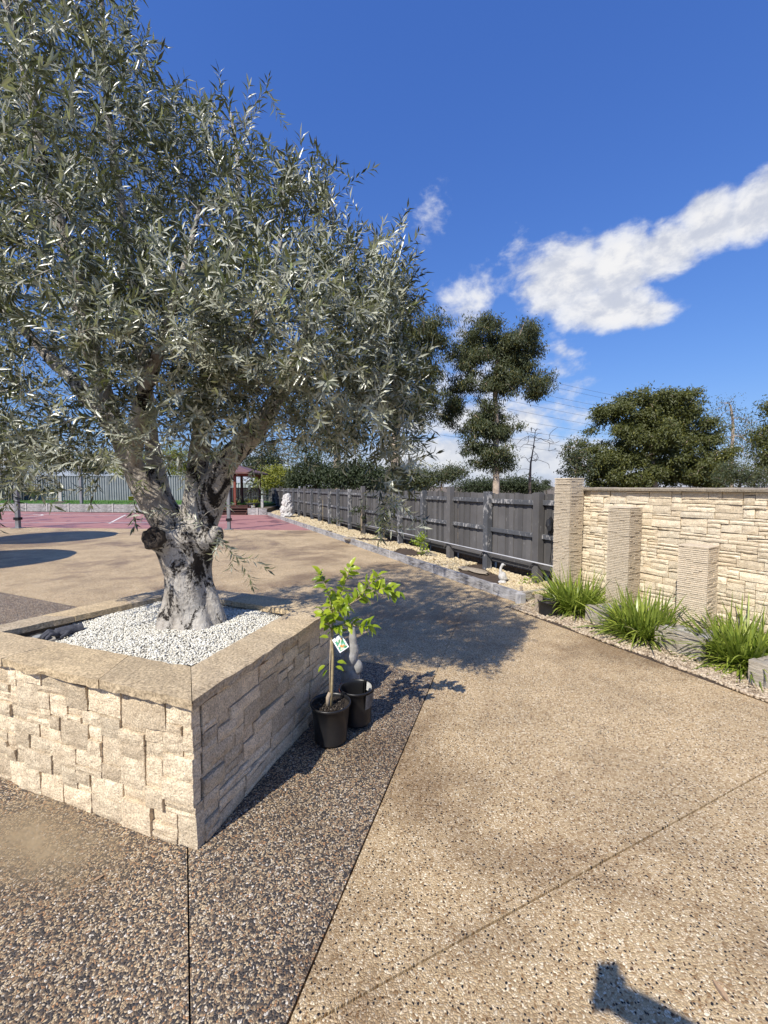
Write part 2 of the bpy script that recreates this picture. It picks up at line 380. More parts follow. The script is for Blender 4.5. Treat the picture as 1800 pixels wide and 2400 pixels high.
def mat_bark():
    m, nt, b = newmat('olive_bark'); p = pos(nt)
    g = scl(nt, p, (1, 1, .42))
    n1 = noise(nt, g, 6.5, 7, .66, .8); n2 = noise(nt, p, 30, 5, .65); n3 = noise(nt, scl(nt, p, (1, 1, .3)), 55, 4, .6)
    base = mix(nt, ramp(nt, n2, [(.3, 0.0), (.7, 1.0)]), (.33, .305, .27), (.58, .555, .505))
    tone = ramp(nt, noise(nt, g, 3.2, 5, .6), [(.38, (.70, .64, .58)), (.6, (1.05, 1.04, 1.02))])
    base = mix(nt, 1.0, base, tone, 'MULTIPLY')
    n4 = noise(nt, p, 70, 3, .7)
    hz = math_(nt, 'SUBTRACT', nd(nt, 'ShaderNodeSeparateXYZ', i0=p).outputs[2], 1.24)             # lichen sits thickest round the fork
    forkb = math_(nt, 'MULTIPLY', math_(nt, 'EXPONENT', math_(nt, 'MULTIPLY', math_(nt, 'MULTIPLY', hz, hz), -26.0)), .085)
    blk = sstep(nt, math_(nt, 'MULTIPLY_ADD', n4, .30, math_(nt, 'ADD', forkb, math_(nt, 'MULTIPLY_ADD', n2, .22, n1))), .80, .88)   # black sooty lichen
    col = mix(nt, blk, base, (.022, .018, .015))
    h = math_(nt, 'ADD', math_(nt, 'MULTIPLY', n3, .6), math_(nt, 'MULTIPLY_ADD', blk, .25, n2))
    setp(nt, b, Base__Color=col, Roughness=.85, Normal=bump(nt, h, .9, .016)); b.inputs['Specular IOR Level'].default_value = .2
    return m
M_bark = mat_bark()
M_twig = simple('twig_bark', (.40, .37, .32), .8, .45, 25, .4, .003)
M_cut = simple('cut_wood', (.055, .042, .032), .9, .9, 34, .9, .012)
M_gumbark = simple('gum_bark', (.42, .33, .25), .85, .4, 3, .5, .03)
M_deadbark = simple('dead_bark', (.16, .125, .10), .9, .4, 3, .3, .03)
M_limebark = simple('young_bark', (.34, .27, .15), .7, .25, 40, .3, .002)
def mat_fence():
    m, nt, b = newmat('black_fence_paint'); p = pos(nt)
    base = mix(nt, noise(nt, p, 3, 5, .6), (.066, .062, .060), (.125, .119, .114))
    k = math_(nt, 'MULTIPLY_ADD', orand(nt), .7, .65)
    hs = nd(nt, 'ShaderNodeHueSaturation', Value=k, Color=base)
    sz = nd(nt, 'ShaderNodeSeparateXYZ', i0=p).outputs[2]
    g = noise(nt, scl(nt, p, (1, 1, .22)), 26, 5, .7)
    w = noise(nt, p, 2.2, 4, .6)
    wear = sstep(nt, math_(nt, 'MULTIPLY_ADD', w, .35, g), .80, .92)
    col = mix(nt, math_(nt, 'MULTIPLY', wear, .75), hs.outputs[0], (.36, .35, .335))
    setp(nt, b, Base__Color=col, Roughness=.72, Normal=bump(nt, g, .35, .004)); b.inputs['Specular IOR Level'].default_value = .35
    return m
M_fence = mat_fence()
def mat_rail():
    m, nt, b = newmat('peeling_fence_paint'); p = pos(nt)
    g = noise(nt, scl(nt, p, (1, 1, .5)), 18, 6, .7); w = noise(nt, p, 1.1, 4, .6)
    wear = sstep(nt, math_(nt, 'MULTIPLY_ADD', w, .55, g), .80, .92)
    base = mix(nt, noise(nt, p, 6, 4, .6), (.06, .063, .07), (.11, .113, .12))
    col = mix(nt, math_(nt, 'MULTIPLY', wear, .85), base, (.40, .385, .365))
    setp(nt, b, Base__Color=col, Roughness=.78, Normal=bump(nt, g, .5, .006)); b.inputs['Specular IOR Level'].default_value = .3
    return m
M_rail = mat_rail()
def mat_sleeper(name, lo, hi, dark):
    m, nt, b = newmat(name); p = objco(nt)
    g = noise(nt, scl(nt, p, (.18, 1, 1.3)), 38, 7, .7, .6); n2 = noise(nt, p, 5, 5, .6)
    col = mix(nt, ramp(nt, g, [(.38, 0.0), (.56, 1.0)]), dark, lo); col = mix(nt, ramp(nt, n2, [(.4, 0.0), (.75, .8)]), col, hi)
    setp(nt, b, Base__Color=col, Roughness=.88, Normal=bump(nt, g, 1.0, .018)); b.inputs['Specular IOR Level'].default_value = .25
    return m
M_sleeper = mat_sleeper('grey_sleeper', (.33, .315, .305), (.48, .465, .45), (.085, .08, .078))
M_block = mat_sleeper('weathered_block', (.44, .385, .305), (.52, .465, .38), (.20, .17, .13))
M_conc = simple('concrete', (.42, .40, .375), .85, .2, 12, .4, .004)
M_steel = simple('galvanised_post', (.22, .22, .225), .5, .2, 6, .1, .002, metallic=.3)
M_corr = simple('steel_sheet', (.27, .285, .29), .5, .12, 2, .0, .001, metallic=.1)
M_corr2 = simple('pale_steel_sheet', (.40, .43, .42), .5, .12, 2, .0, .001)
M_court = None
def mat_court():
    m, nt, b = newmat('red_court'); p = pos(nt)
    n = noise(nt, p, .6, 6, .65, .5); n2 = noise(nt, p, 60, 3, .6)
    wet = sstep(nt, n, .50, .60)
    col = mix(nt, wet, (.37, .175, .155), (.225, .095, .088))
    col = mix(nt, 1.0, col, ramp(nt, n2, [(.3, (.85, .85, .85)), (.7, (1.1, 1.1, 1.1))]), 'MULTIPLY')
    rg = mix(nt, wet, (.8, .8, .8), (.35, .35, .35))
    setp(nt, b, Base__Color=col, Roughness=rg); return m
M_court = mat_court()
M_line = simple('white_line_paint', (.70, .66, .60), .7, .15, 4, 0)
M_red = simple('red_brown_timber', (.17, .042, .025), .6, .25, 8, .25, .004)
M_darkred = simple('dark_timber', (.075, .028, .02), .6, .25, 8, .25, .004)
M_roofred = simple('red_roof_sheet', (.17, .09, .075), .5, .15, 3, .1, .003)
M_whitest = simple('white_weathered_plaster', (.52, .50, .46), .85, .28, 18, .5, .006)
M_greyst = simple('grey_cast_stone', (.30, .29, .27), .88, .2, 22, .4, .004)
M_glove = simple('grey_knit', (.060, .062, .075), .85, .35, 60, .6, .002)
M_glass = simple('lens_glass', (.35, .37, .38), .08, .1, 4, 0, spec=.8)
M_blackmetal = simple('black_metal', (.015, .015, .017), .4, .2, 5, .05, .001, metallic=.5)
M_chrome = simple('steel_ring', (.5, .5, .5), .25, .1, 5, 0, metallic=.9)
M_stake = simple('grey_timber', (.36, .29, .21), .85, .3, 20, .5, .004)
M_pipe = simple('pale_pipe', (.42, .42, .43), .5, .15, 6, .05, .002)
M_wire = simple('cable', (.10, .11, .13), .6, .1, 1, 0)
M_ground = simple('dry_ground', (.16, .125, .085), .95, .35, .8, .5, .03)
M_lawn = simple('lawn_turf', (.085, .16, .04), .9, .35, 2.5, .6, .02)

# ================================================================== ground and paving
S_ = dict(kind='structure')
mb = MB(); mb.add([(-900, -300, -.06), (900, -300, -.06), (900, 1500, -.06), (-900, 1500, -.06)], [(0, 1, 2, 3)])
build(mb, 'ground', M_ground, **S_)
def perp(d): return Vector((-d.y, d.x, 0))
R0, R1 = G(982, 1671), G(673, 2400); Rd = (R0 - R1).normalized(); Rn = Vector((Rd.y, -Rd.x, 0))       # right of the dark border
F0, F1 = G(831, 1547), G(909, 1562); Fd = (F0 - F1).normalized(); Fn = Vector((Fd.y, -Fd.x, 0))
if Fn.y < 0: Fn = -Fn                                                                               # beyond the dark border
J10, J11 = G(749, 2387), G(1800, 1806); Jd = (J11 - J10).normalized(); Jn = perp(Jd)
K0, K1 = G(1551, 1843), G(1800, 1982); Kd = (K1 - K0).normalized(); Kn = perp(Kd)
CORNER = G(440, 2013)
D0_, D1_ = CORNER, G(445, 2400); Dd = (D1_ - D0_).normalized(); Dn = perp(Dd)
EDGE_A, EDGE_B = G(1152, 1392), G(626, 1207); Ed = (EDGE_B - EDGE_A).normalized(); En = Vector((Ed.y, -Ed.x, 0))  # En points to the fence
big = [V2(-34, -8), V2(9, -8), V2(9, 16.5), V2(-34, 16.5)]
# the court edge
CO0, CO1 = G(0, 1236), G(716, 1243); COd = (CO1 - CO0).normalized(); COn = Vector((COd.y, -COd.x, 0))
big = clip(big, CO0, COn)
GR0, GR1 = G(1250, 1446), G(1800, 1649); GRd = (GR1 - GR0).normalized(); GRn = Vector((GRd.y, -GRd.x, 0))
def slab(poly, name, mat, z0=-.05, z1=0.0):
    if len(poly) < 3: return
    return build(MB().prism([tuple(p) for p in poly], z0, z1), name, mat, **S_)
g = .004
tan_r = clip(big, R0 + Rn * g, Rn)
for sj in (1, -1):
    for sk in (1, -1):
        q = clip(tan_r, J10 + Jn * sj * g, Jn * sj); q = clip(q, K0 + Kn * sk * .0022, Kn * sk) if len(q) > 2 else q
        if len(q) > 2: slab(q, 'driveway', M_tan)
tan_l = clip(clip(big, R0 - Rn * 0, -Rn), F0 + Fn * g, Fn)
slab(tan_l, 'driveway', M_tan)
dark = clip(clip(big, R0 - Rn * g, -Rn), F0, -Fn)
slab(clip(dark, D0_ + Dn * .003, Dn), 'planter_surround', M_dark)
slab(clip(dark, D0_ - Dn * .003, -Dn), 'planter_surround', M_dark)
# silty puddle film at the foot of the planter
m, nt, b = newmat('silt_film'); p = pos(nt)
setp(nt, b, Base__Color=mix(nt, noise(nt, p, 9, 5), (.36, .27, .16), (.45, .36, .23)), Roughness=.3)
at_ = nd(nt, 'ShaderNodeAttribute', _attribute_name='var').outputs['Fac']
setp(nt, b, Alpha=math_(nt, 'MULTIPLY', math_(nt, 'SUBTRACT', 1.0, sstep(nt, math_(nt, 'MULTIPLY_ADD', noise(nt, p, 14, 6, .65), .9, at_), .30, 1.30)), .66))
M_silt = m
pc = G(75, 1975); rr = []
for k in range(40):
    a = 2 * math.pi * k / 40
    rr.append((1 + .35 * mnoise.noise(Vector((math.cos(a) * 1.3, math.sin(a) * 1.3, 4.2)))))
PV = Vector((-.94, .342, 0)); PU = Vector((.342, .94, 0)); vs = []; at = []
for j in range(9):
    for k in range(40):
        a = 2 * math.pi * k / 40; q = pc + (PV * math.cos(a) * .85 * rr[k] + PU * math.sin(a) * .36 * rr[k]) * (j / 8); vs.append((q.x, q.y, .003)); at.append(j / 8)
fs = [(j * 40 + k, (j + 1) * 40 + k, (j + 1) * 40 + (k + 1) % 40, j * 40 + (k + 1) % 40) for j in range(8) for k in range(40)]
ob('puddle', me_np('puddle', vs, fs, M_silt, True, at), **S_)
# court, lawn
CB = 26.4
court = [CO0 + COn * -.0, CO1 + COd * .6, EDGE_B + Ed * .5 - En * .06, V2(-40, 30.0), CO0 - COd * 22]
build(MB().prism([tuple(q) for q in court], -.05, .004), 'tennis_court', M_court, **S_)
def court_line(p0, p1, w=.06):
    d = (p1 - p0).normalized(); n = perp(d) * w / 2
    q = [p0 + n, p1 + n, p1 - n, p0 - n]; z = .008
    build(MB().add([(v.x, v.y, z) for v in q], [(0, 3, 2, 1)]), 'court_line', M_line, **S_)
court_line(G(-150, 1202), G(330, 1210), .09); court_line(G(-100, 1226), G(345, 1225), .09)
court_line(G(256, 1227), G(294, 1207), .09); court_line(G(345, 1225.5), G(530, 1226), .07)
arc = []; cc = G(-10, 1211); ex = G(78, 1211)
mbk = MB(); ra = (ex - cc).length
pts = [cc + Vector((math.cos(t) * ra, math.sin(t) * ra * 1.0, 0)) for t in np.linspace(-1.35, 1.35, 30)]
for i in range(29):
    a, c = pts[i], pts[i + 1]; ia, ic = cc + (a - cc) * (1 - .1 / ra), cc + (c - cc) * (1 - .1 / ra)
    mbk.add([(a.x, a.y, .009), (c.x, c.y, .009), (ic.x, ic.y, .009), (ia.x, ia.y, .009)], [(0, 1, 2, 3)])
build(mbk, 'court_line', M_line, **S_)
LZ = .50
RW0, RW1 = G(-260, 1195), G(600, 1204)
build(MB().prism([(RW0.x, RW0.y + .12), (RW1.x + .2, RW1.y + .25), (-6.3, 40), (-50, 40)], -.05, LZ), 'lawn', M_lawn, **S_)

# ================================================================== stone facing
def stone_me(w, h, depth, nx, nz, seed, rough, mat, edge=.003):
    sd = Vector((seed * 1.37, seed * .71, seed * 2.13)); vs = []; fs = []
    for j in range(nz + 1):
        for i in range(nx + 1):
            x, z = w * i / nx, h * j / nz; bd = (i in (0, nx)) or (j in (0, nz))
            q = Vector((x, 0, z)) * 9 + sd
            y = rough * (mnoise.noise(q) * .8 + mnoise.noise(q * 2.7) * .6) + (0 if not bd else -abs(rough) * .55)
            if bd:
                x += edge * mnoise.noise(q * 3 + Vector((5, 0, 0))) * (1 if i in (0, nx) else .3)
                z += edge * mnoise.noise(q * 3 + Vector((0, 5, 0))) * (1 if j in (0, nz) else .3)
            vs.append((x, y, z))
    st = nx + 1
    for j in range(nz):
        for i in range(nx):
            a = j * st + i; fs.append((a + 1, a, a + st, a + st + 1))
    ringi = [i for i in range(st)] + [j * st + nx for j in range(1, nz + 1)] + [nz * st + i for i in range(nx - 1, -1, -1)] + [j * st for j in range(nz - 1, 0, -1)]
    n0 = len(vs); L = len(ringi)
    for k in ringi: vs.append((vs[k][0], -depth, vs[k][2]))
    for k in range(L): fs.append((ringi[k], ringi[(k + 1) % L], n0 + (k + 1) % L, n0 + k))
    return me_py('stone', vs, fs, mat)
def pack(W, H, ux, uz, wr, hr, rnd):
    """irregular coursed rubble: rectangles filling W x H"""
    nx, nz = max(1, round(W / ux)), max(1, round(H / uz))
    gx = np.cumsum(np.r_[0, rnd.uniform(.6, 1.4, nx)]); gx *= W / gx[-1]
    gz = np.cumsum(np.r_[0, rnd.uniform(.65, 1.35, nz)]); gz *= H / gz[-1]
    used = np.zeros((nz, nx), bool); out = []
    for j in range(nz):
        for i in range(nx):
            if used[j, i]: continue
            w = int(rnd.integers(*wr)); h = int(rnd.integers(*hr)); k = 0
            while k < w and i + k < nx and not used[j, i + k]: k += 1
            w = k
            if i + w < nx and not used[j, i + w] and (i + w + 1 == nx or used[j, i + w + 1]): w += 1
            if w < 3: h = min(h, 2)
            hh = 1
            while hh < h and j + hh < nz and not used[j + hh, i:i + w].any(): hh += 1
            used[j:j + hh, i:i + w] = True
            out.append((gx[i], gz[j], gx[i + w] - gx[i], gz[j + hh] - gz[j]))
    return out
def face(parent, A, xd, W, H, ux, uz, wr, hr, mat, seed, joint=.0022, proud=.016, rough=.007, res=.022, z0=0.0):
    rnd = np.random.default_rng(seed); F = frame(A, xd)
    for k, (x, z, w, h) in enumerate(pack(W, H, ux, uz, wr, hr, rnd)):
        w2, h2 = w - joint * 2, h - joint * 2
        me = stone_me(w2, h2, .05, max(2, min(7, round(w2 / res))), max(2, min(5, round(h2 / res))), seed * 50 + k, rough, mat)
        pr = rnd.uniform(-.35, 1.0) * proud
        T = F @ Matrix.Translation((x + joint, pr, z0 + z + joint)) @ Matrix.Rotation(rnd.normal(0, .02), 4, 'Z') @ Matrix.Rotation(rnd.normal(0, .012), 4, 'Y')
        ob('stone', me, parent, T)

# ================================================================== stone planter
ZT = .715                                                    # coping top
NC = Vector((-.80, 1.727, 0))
U = Vector((math.sin(R(20)), math.cos(R(20)), 0)); Vd = Vector((-U.y, U.x, 0))
def uv(u, v, z=0.0): return NC + U * u + Vd * v + Z * z
def q_in(d):                                                 # planter outline moved inwards by d
    return [uv(d, d), uv(1.50 - d, .05 + d), uv(1.60 - d, 1.70 - d), uv(d, 1.97 - d)]
planter = thing('stone_planter', uv(.8, .9), 'square raised planter faced in rough cream stone with wide coping slabs, holding the olive tree', 'planter')
OV = .040; WH = ZT - .046
a, b_, c_, d_ = q_in(OV + .028)
core = MB(); i1, i2, i3, i4 = q_in(.20)
for p0, p1, p2, p3 in ((a, b_, i2, i1), (b_, c_, i3, i2), (c_, d_, i4, i3), (d_, a, i1, i4)):
    core.prism([tuple(p0), tuple(p1), tuple(p2), tuple(p3)], 0.0, WH - .004)
build(core, 'core_wall', M_backing, planter)
a, b_, c_, d_ = q_in(OV)
lf = (d_ - a).length
face(planter, a + Vd * 0, (d_ - a), lf, WH, .040, .036, (2, 6), (1, 5), M_stone, 3, joint=.0016, proud=.013, rough=.007)
lr = (a - b_).length
face(planter, b_, (a - b_), lr - .052, WH, .045, .034, (2, 7), (1, 4), M_stone, 8, proud=.014, rough=.008)
face(planter, c_, (b_ - c_), (b_ - c_).length, WH, .09, .08, (2, 5), (1, 3), M_stone, 13, res=.05)
face(planter, d_, (c_ - d_), (c_ - d_).length, WH, .09, .08, (2, 5), (1, 3), M_stone, 17, res=.05)
def coping(o0, o1, i0, i1_, seed, nseg=16, nw=4, th=.038):
    """one slab: outer edge o0-o1 (rough), inner edge i0-i1"""
    vs = []; sd = seed * 3.1
    for j in range(nw + 1):
        for i in range(nseg + 1):
            s = i / nseg; w = j / nw; q = (o0.lerp(o1, s)).lerp(i0.lerp(i1_, s), w)
            out = (o0.lerp(o1, s) - i0.lerp(i1_, s)).normalized()
            if j == 0: q = q + out * (.012 * mnoise.noise(Vector((s * 7 + sd, .3, 1))) + .007 * mnoise.noise(Vector((s * 23 + sd, 2.3, 1))))
            if j == nw: q = q + out * .008 * mnoise.noise(Vector((s * 6 + sd, 7.3, 1)))
            z = ZT + .004 * mnoise.noise(Vector((q.x * 14, q.y * 14, sd))) - (.006 if j in (0,) else 0)
            vs.append((q.x, q.y, z))
    n = (nseg + 1); fs = [(j * n + i, j * n + i + 1, (j + 1) * n + i + 1, (j + 1) * n + i) for j in range(nw) for i in range(nseg)]
    ring = [i for i in range(n)] + [j * n + nseg for j in range(1, nw + 1)] + [nw * n + i for i in range(nseg - 1, -1, -1)] + [j * n for j in range(nw - 1, 0, -1)]
    prev = ring
    for lev in (0.5, 1.0):
        base = len(vs)
        for k in ring:
            x, y, z = vs[k]; out = Vector((x, y, 0)) - (i0 + i1_) / 2
            jj = .010 * mnoise.noise(Vector((x * 20, y * 20, lev * 9 + sd))) * (1 if k < n else .3)
            o = out.normalized() * jj; vs.append((x + o.x, y + o.y, z - th * lev - (.012 * abs(mnoise.noise(Vector((x * 16, y * 16, 3.)))) if lev == 1 and k < n else 0)))
        nr = list(range(base, base + len(ring)))
        for k in range(len(ring)): k2 = (k + 1) % len(ring); fs.append((prev[k2], prev[k], nr[k], nr[k2]))
        prev = nr
    fs.append(tuple(prev))
    return me_py('coping_stone', vs, fs, M_cope)
qo, qi = q_in(0), q_in(.25)
def cop_side(o0, o1, i0, i1_, cuts, seed):
    cs = [0] + cuts + [1]
    for k in range(len(cs) - 1):
        s0, s1 = cs[k], cs[k + 1]; gg = .0025 / (o1 - o0).length
        s0 += gg; s1 -= gg
        ob('coping_stone', coping(o0.lerp(o1, s0), o0.lerp(o1, s1), i0.lerp(i1_, s0), i0.lerp(i1_, s1), seed + k), planter)
cop_side(qo[3], qo[0], qi[3], qi[0], [.36, .72], 1)
cop_side(qo[0], qo[1], qi[0], qi[1], [.55], 5)
cop_side(qo[1], qo[2], qi[1], qi[2], [.5], 9)
cop_side(qo[2], qo[3], qi[2], qi[3], [.33, .66], 13)
# inner lining, soil, white gravel mound
i1, i2, i3, i4 = q_in(.205)
build(MB().prism([tuple(i1), tuple(i2), tuple(i3), tuple(i4)], .45, .595), 'planting_soil', M_soil, planter)
TREE = Vector((-1.285, 2.82, 0))
def gravel_z(x, y):
    u = (Vector((x, y, 0)) - NC).dot(U); v = (Vector((x, y, 0)) - NC).dot(Vd)
    ex = min((u - .2) / .35, (1.4 - u) / .3, (v - .22) / .35, (1.78 - v) / .40, 1.0)
    hole = math.exp(-(((v - 1.60) / .22) ** 2 + ((u - .42) / .17) ** 2)) * .05
    hole2 = math.exp(-(((v - .30) / .14) ** 2 + ((u - 1.25) / .14) ** 2)) * .05
    return .650 + .035 * max(0, min(1, ex)) + .012 * mnoise.noise(Vector((x * 4, y * 4, 0))) - hole - hole2
P = []
inner = q_in(.20)
while len(P) < 27000:
    u, v = random.uniform(.2, 1.42), random.uniform(.2, 1.86); q = uv(u, v)
    if v > 1.78 - .16 * (u / 1.4): continue
    if (q - TREE).length < .11: continue
    P.append((q.x, q.y, gravel_z(q.x, q.y) + random.uniform(-.004, .005)))
P = np.array(P)
hole_keep = np.array([not ((((Vector((x, y, 0)) - NC).dot(Vd) - 1.62) / .20) ** 2 + (((Vector((x, y, 0)) - NC).dot(U) - .40) / .15) ** 2 < 1) for x, y, z in P])
P = P[hole_keep]
ob('gravel', pebbles_me('gravel', P, rng.uniform(.0042, .0082, len(P)), M_white_peb), None, None, kind='stuff', label='white pebble mulch filling the raised planter round the olive trunk', cat='gravel')
# base under the pebbles
nu = 30; vs = []; fs = []
for j in range(nu + 1):
    for i in range(nu + 1):
        q = uv(.2 + 1.22 * i / nu, .2 + (1.56 - .1 * i / nu) * j / nu); vs.append((q.x, q.y, gravel_z(q.x, q.y) - .006))
for j in range(nu):
    for i in range(nu): k = j * (nu + 1) + i; fs.append((k, k + 1, k + nu + 2, k + nu + 1))
build(MB().add(vs, [f[::-1] for f in fs]), 'gravel_bed', simple('gravel_fines', (.30, .28, .24), .95, .3, 30), planter, smooth=True)

# ================================================================== paling fence
FB = G(1261, 1361, .13); FBv = V2(FB.x, FB.y); fe = G(851, 1248, .13); Fdir = (V2(fe.x, fe.y) - FBv).normalized()
Fnorm = Vector((-Fdir.y, Fdir.x, 0))                          # towards the yard
if Fnorm.x > 0: Fnorm = -Fnorm
fence = thing('paling_fence', FBv + Fdir * 14, 'long black painted timber paling fence with flaking paint running behind the gravel bed', 'fence')
posts_s = [-.05, 1.19, 2.42, 3.56, 4.79, 6.07, 7.45, 8.72, 10.01, 11.13, 12.63, 13.93, 15.32, 16.6, 17.9, 19.2, 20.5, 21.8, 23.2, 24.6, 26.0, 27.4, 28.9]
tall = {2.42, 7.45, 15.32, 21.8}
FM = frame(FBv, Fdir)                                          # x along the fence; y = Z x Fdir
ys = 1 if (Z.cross(Fdir)).dot(Fnorm) > 0 else -1              # sign of the yard side
def fbox(x0, x1, y0, y1, z0, z1): return MB().box(x0, x1, min(ys * y0, ys * y1), max(ys * y0, ys * y1), z0, z1)
pal_me = []
for k in range(6):
    w = .108 + .006 * (k % 3 - 1); h0 = 1.13
    mbp = MB().box(-w / 2, w / 2, -.008, .008, .33, 1.485 + random.uniform(-.012, .012)); pal_me.append(mbp.me('paling', M_fence))
s = -.72; k = 0
while s < 29.2:
    ob('paling', pal_me[random.randrange(6)], fence, FM @ Matrix.Translation((s, ys * (-.014 + (.012 if k % 2 else 0) + random.uniform(-.002, .002)), random.uniform(-.01, .01))) @ Matrix.Rotation(random.gauss(0, .006), 4, 'Y'))
    s += .104; k += 1
for ps in posts_s:
    top = 1.60 if ps in tall else 1.50
    hw = .062 if ps < 5 else .055
    build(fbox(ps - hw, ps + hw, .012, .125, .0, top + random.uniform(-.01, .01)), 'post', M_fence if ps in tall or ps < .5 else M_rail, fence, FM, bevel=.005)
edges = [-.75] + posts_s + [29.3]
for i in range(len(edges) - 1):
    x0, x1 = edges[i] + .064, edges[i + 1] - .064
    for zt, th, mt in ((1.385, .075, M_rail), (.875, .07, M_rail), (.385, .045, M_fence)):
        zz = zt + random.uniform(-.008, .008)
        build(fbox(x0, x1, .008, .055, zz - th, zz), 'rail', mt, fence, FM, bevel=.004)
    build(fbox(x0, x1, -.02, .006, .255, .33), 'plinth_board', M_fence, fence, FM)
    build(fbox(x0, x1, -.16, -.10, -.03, .27), 'gap_shade_strip', M_soil, fence, FM)  # dark strip added behind the gap under the fence, stands in for shade
# low pipe rail along the fence foot
pp = thing('low_pipe', FBv + Fdir * 2, 'thin grey pipe carried along the foot of the black fence on short brackets', 'pipe')
build(MB().tube([FM @ Vector((x, ys * .16, .445 - .002 * x)) for x in (-.7, 1, 3, 5, 7)], .011, 8), 'pipe', M_pipe, pp, smooth=True)
for ps in (-.05, 1.19, 2.42, 3.56, 4.79):
    build(MB().tube([FM @ Vector((ps, ys * .125, .42)), FM @ Vector((ps, ys * .165, .43)), FM @ Vector((ps + .09, ys * .16, .33))], .010, 6), 'bracket', M_fence, pp)

# ================================================================== fence bed: edging sleepers, soil, gravel
edg = thing('garden_edging', EDGE_A, 'low edging of grey rock-textured concrete sleepers between pale joint posts beside the driveway', 'edging')
EM = frame(EDGE_A, Ed); es = 1 if Z.cross(Ed).dot(En) > 0 else -1
def smat(): return M_sleeper
jx = [q for q in (0, 1.69, 3.53, 5.37, 7.26, 9.2, 10.65, 12.2, 13.8, 15.5, 17.3, 19.2, 20.3)]
jx = [-.55] + jx
def sleeper_me(L, h, t, seed, mat, nx=None):
    """sleeper with a rough rock face on -y side, x 0..L"""
    nx = nx or max(6, int(L / .09)); nz = 4; vs = []; fs = []
    for j in range(nz + 1):
        for i in range(nx + 1):
            x, z = L * i / nx, h * j / nz; q = Vector((x * 5, seed * 3.7, z * 22))
            vs.append((x, -t / 2 - .010 * mnoise.noise(q) - .007 * mnoise.noise(q * 2.3), z))
    n = nx + 1
    for j in range(nz):
        for i in range(nx): a = j * n + i; fs.append((a, a + 1, a + n + 1, a + n))
    b0 = len(vs)
    for j in (0, nz):
        for i in range(nx + 1): vs.append((L * i / nx, t / 2, h * j / nz))
    for i in range(nx):
        fs.append((nz * n + i, nz * n + i + 1, b0 + n + i + 1, b0 + n + i)); fs.append((b0 + i, b0 + i + 1, i + 1, i)); fs.append((b0 + i + 1, b0 + i, b0 + n + i, b0 + n + i + 1))
    fs.append(tuple([j * n for j in range(nz + 1)][::-1] + [b0, b0 + n][::1])[::-1]); fs.append(tuple([j * n + nx for j in range(nz + 1)] + [b0 + n + nx, b0 + nx])[::-1])
    return me_py('sleeper', vs, fs, mat)
for i in range(len(jx) - 1):
    x0, x1 = jx[i] + .028, jx[i + 1] - .028; L = x1 - x0
    Mx = EM @ Matrix.Translation((x0, .04 * es, 0.002))
    if es < 0: Mx = EM @ Matrix.Translation((x1, -.04, .002)) @ Matrix.Rotation(math.pi, 4, 'Z')
    ob('sleeper', sleeper_me(L, .148, .07, i + 1, M_sleeper), edg, Mx)
for x in jx:
    build(MB().box(x - .026, x + .026, min(.0, es * .085), max(.0, es * .085), 0, .155), 'joint_post', M_conc, edg, EM, bevel=.004)
endp = EM @ Vector((-.55, 0, 0)); end2 = endp + (En * .55)
# short return of edging toward the fence
rl = .62; RM = frame(endp, En)
Mr = RM @ Matrix.Translation((.03, 0, .002))
if Z.cross(En).dot(-Ed) > 0: Mr = RM @ Matrix.Translation((rl, 0, .002)) @ Matrix.Rotation(math.pi, 4, 'Z')
ob('sleeper', sleeper_me(rl - .03, .142, .07, 77, M_block), edg, Mr)
build(MB().box(-.05, .045, -.05, .05, 0, .150, RM @ Matrix.Translation((.0, .06 if Z.cross(En).dot(-Ed) > 0 else -.06, 0))), 'joint_post', M_conc, edg, bevel=.004)
# bed soil between edging and fence
bz = .105
bed = [EM @ Vector((-.5, es * .07, 0)), EM @ Vector((21, es * .07, 0)), FM @ Vector((24, ys * -.05, 0)), FM @ Vector((-.75, ys * -.05, 0))]
build(MB().prism([(q.x, q.y) for q in bed], -.05, bz), 'garden_bed', M_soil, **S_)
P = []
A0, A1, A2, A3 = bed
while len(P) < 13000:
    t = random.random() ** 2.4; w = random.random()
    q = A0.lerp(A1, t).lerp(A3.lerp(A2, t), w)
    if mnoise.noise(Vector((q.x * .9, q.y * .9, 2))) < -.38: continue
    P.append((q.x, q.y, bz + random.uniform(.0, .02)))
P = np.array(P)
ob('bed_gravel', pebbles_me('bed_gravel', P, rng.uniform(.016, .030, len(P)) * (1 + P[:, 1] * .025), M_yel_peb), None, None, kind='stuff', label='yellow river pebbles covering the bed along the black fence', cat='gravel')
# flat stones lying in the bed
for k, (px, py, sx_, sy_) in enumerate(((1118, 1338, .30, .11), (1090, 1332, .18, .09), (820, 1262, .3, .2), (1010, 1300, .2, .12))):
    c = G(px, py, bz + .03)
    mbs = MB().blob((0, 0, 0), (sx_, sy_, .035), k, .25, 1.5)
    build(mbs, 'flat_stone', M_cap, None, frame(c, Fdir), smooth=False, label=['long flat brown stone lying beside the white goose', 'short flat stone at the far end of the long flat one', 'broad flat stone in the bed by the thin sapling', 'flat brown stone beside the small green shrub'][k], cat='stone')

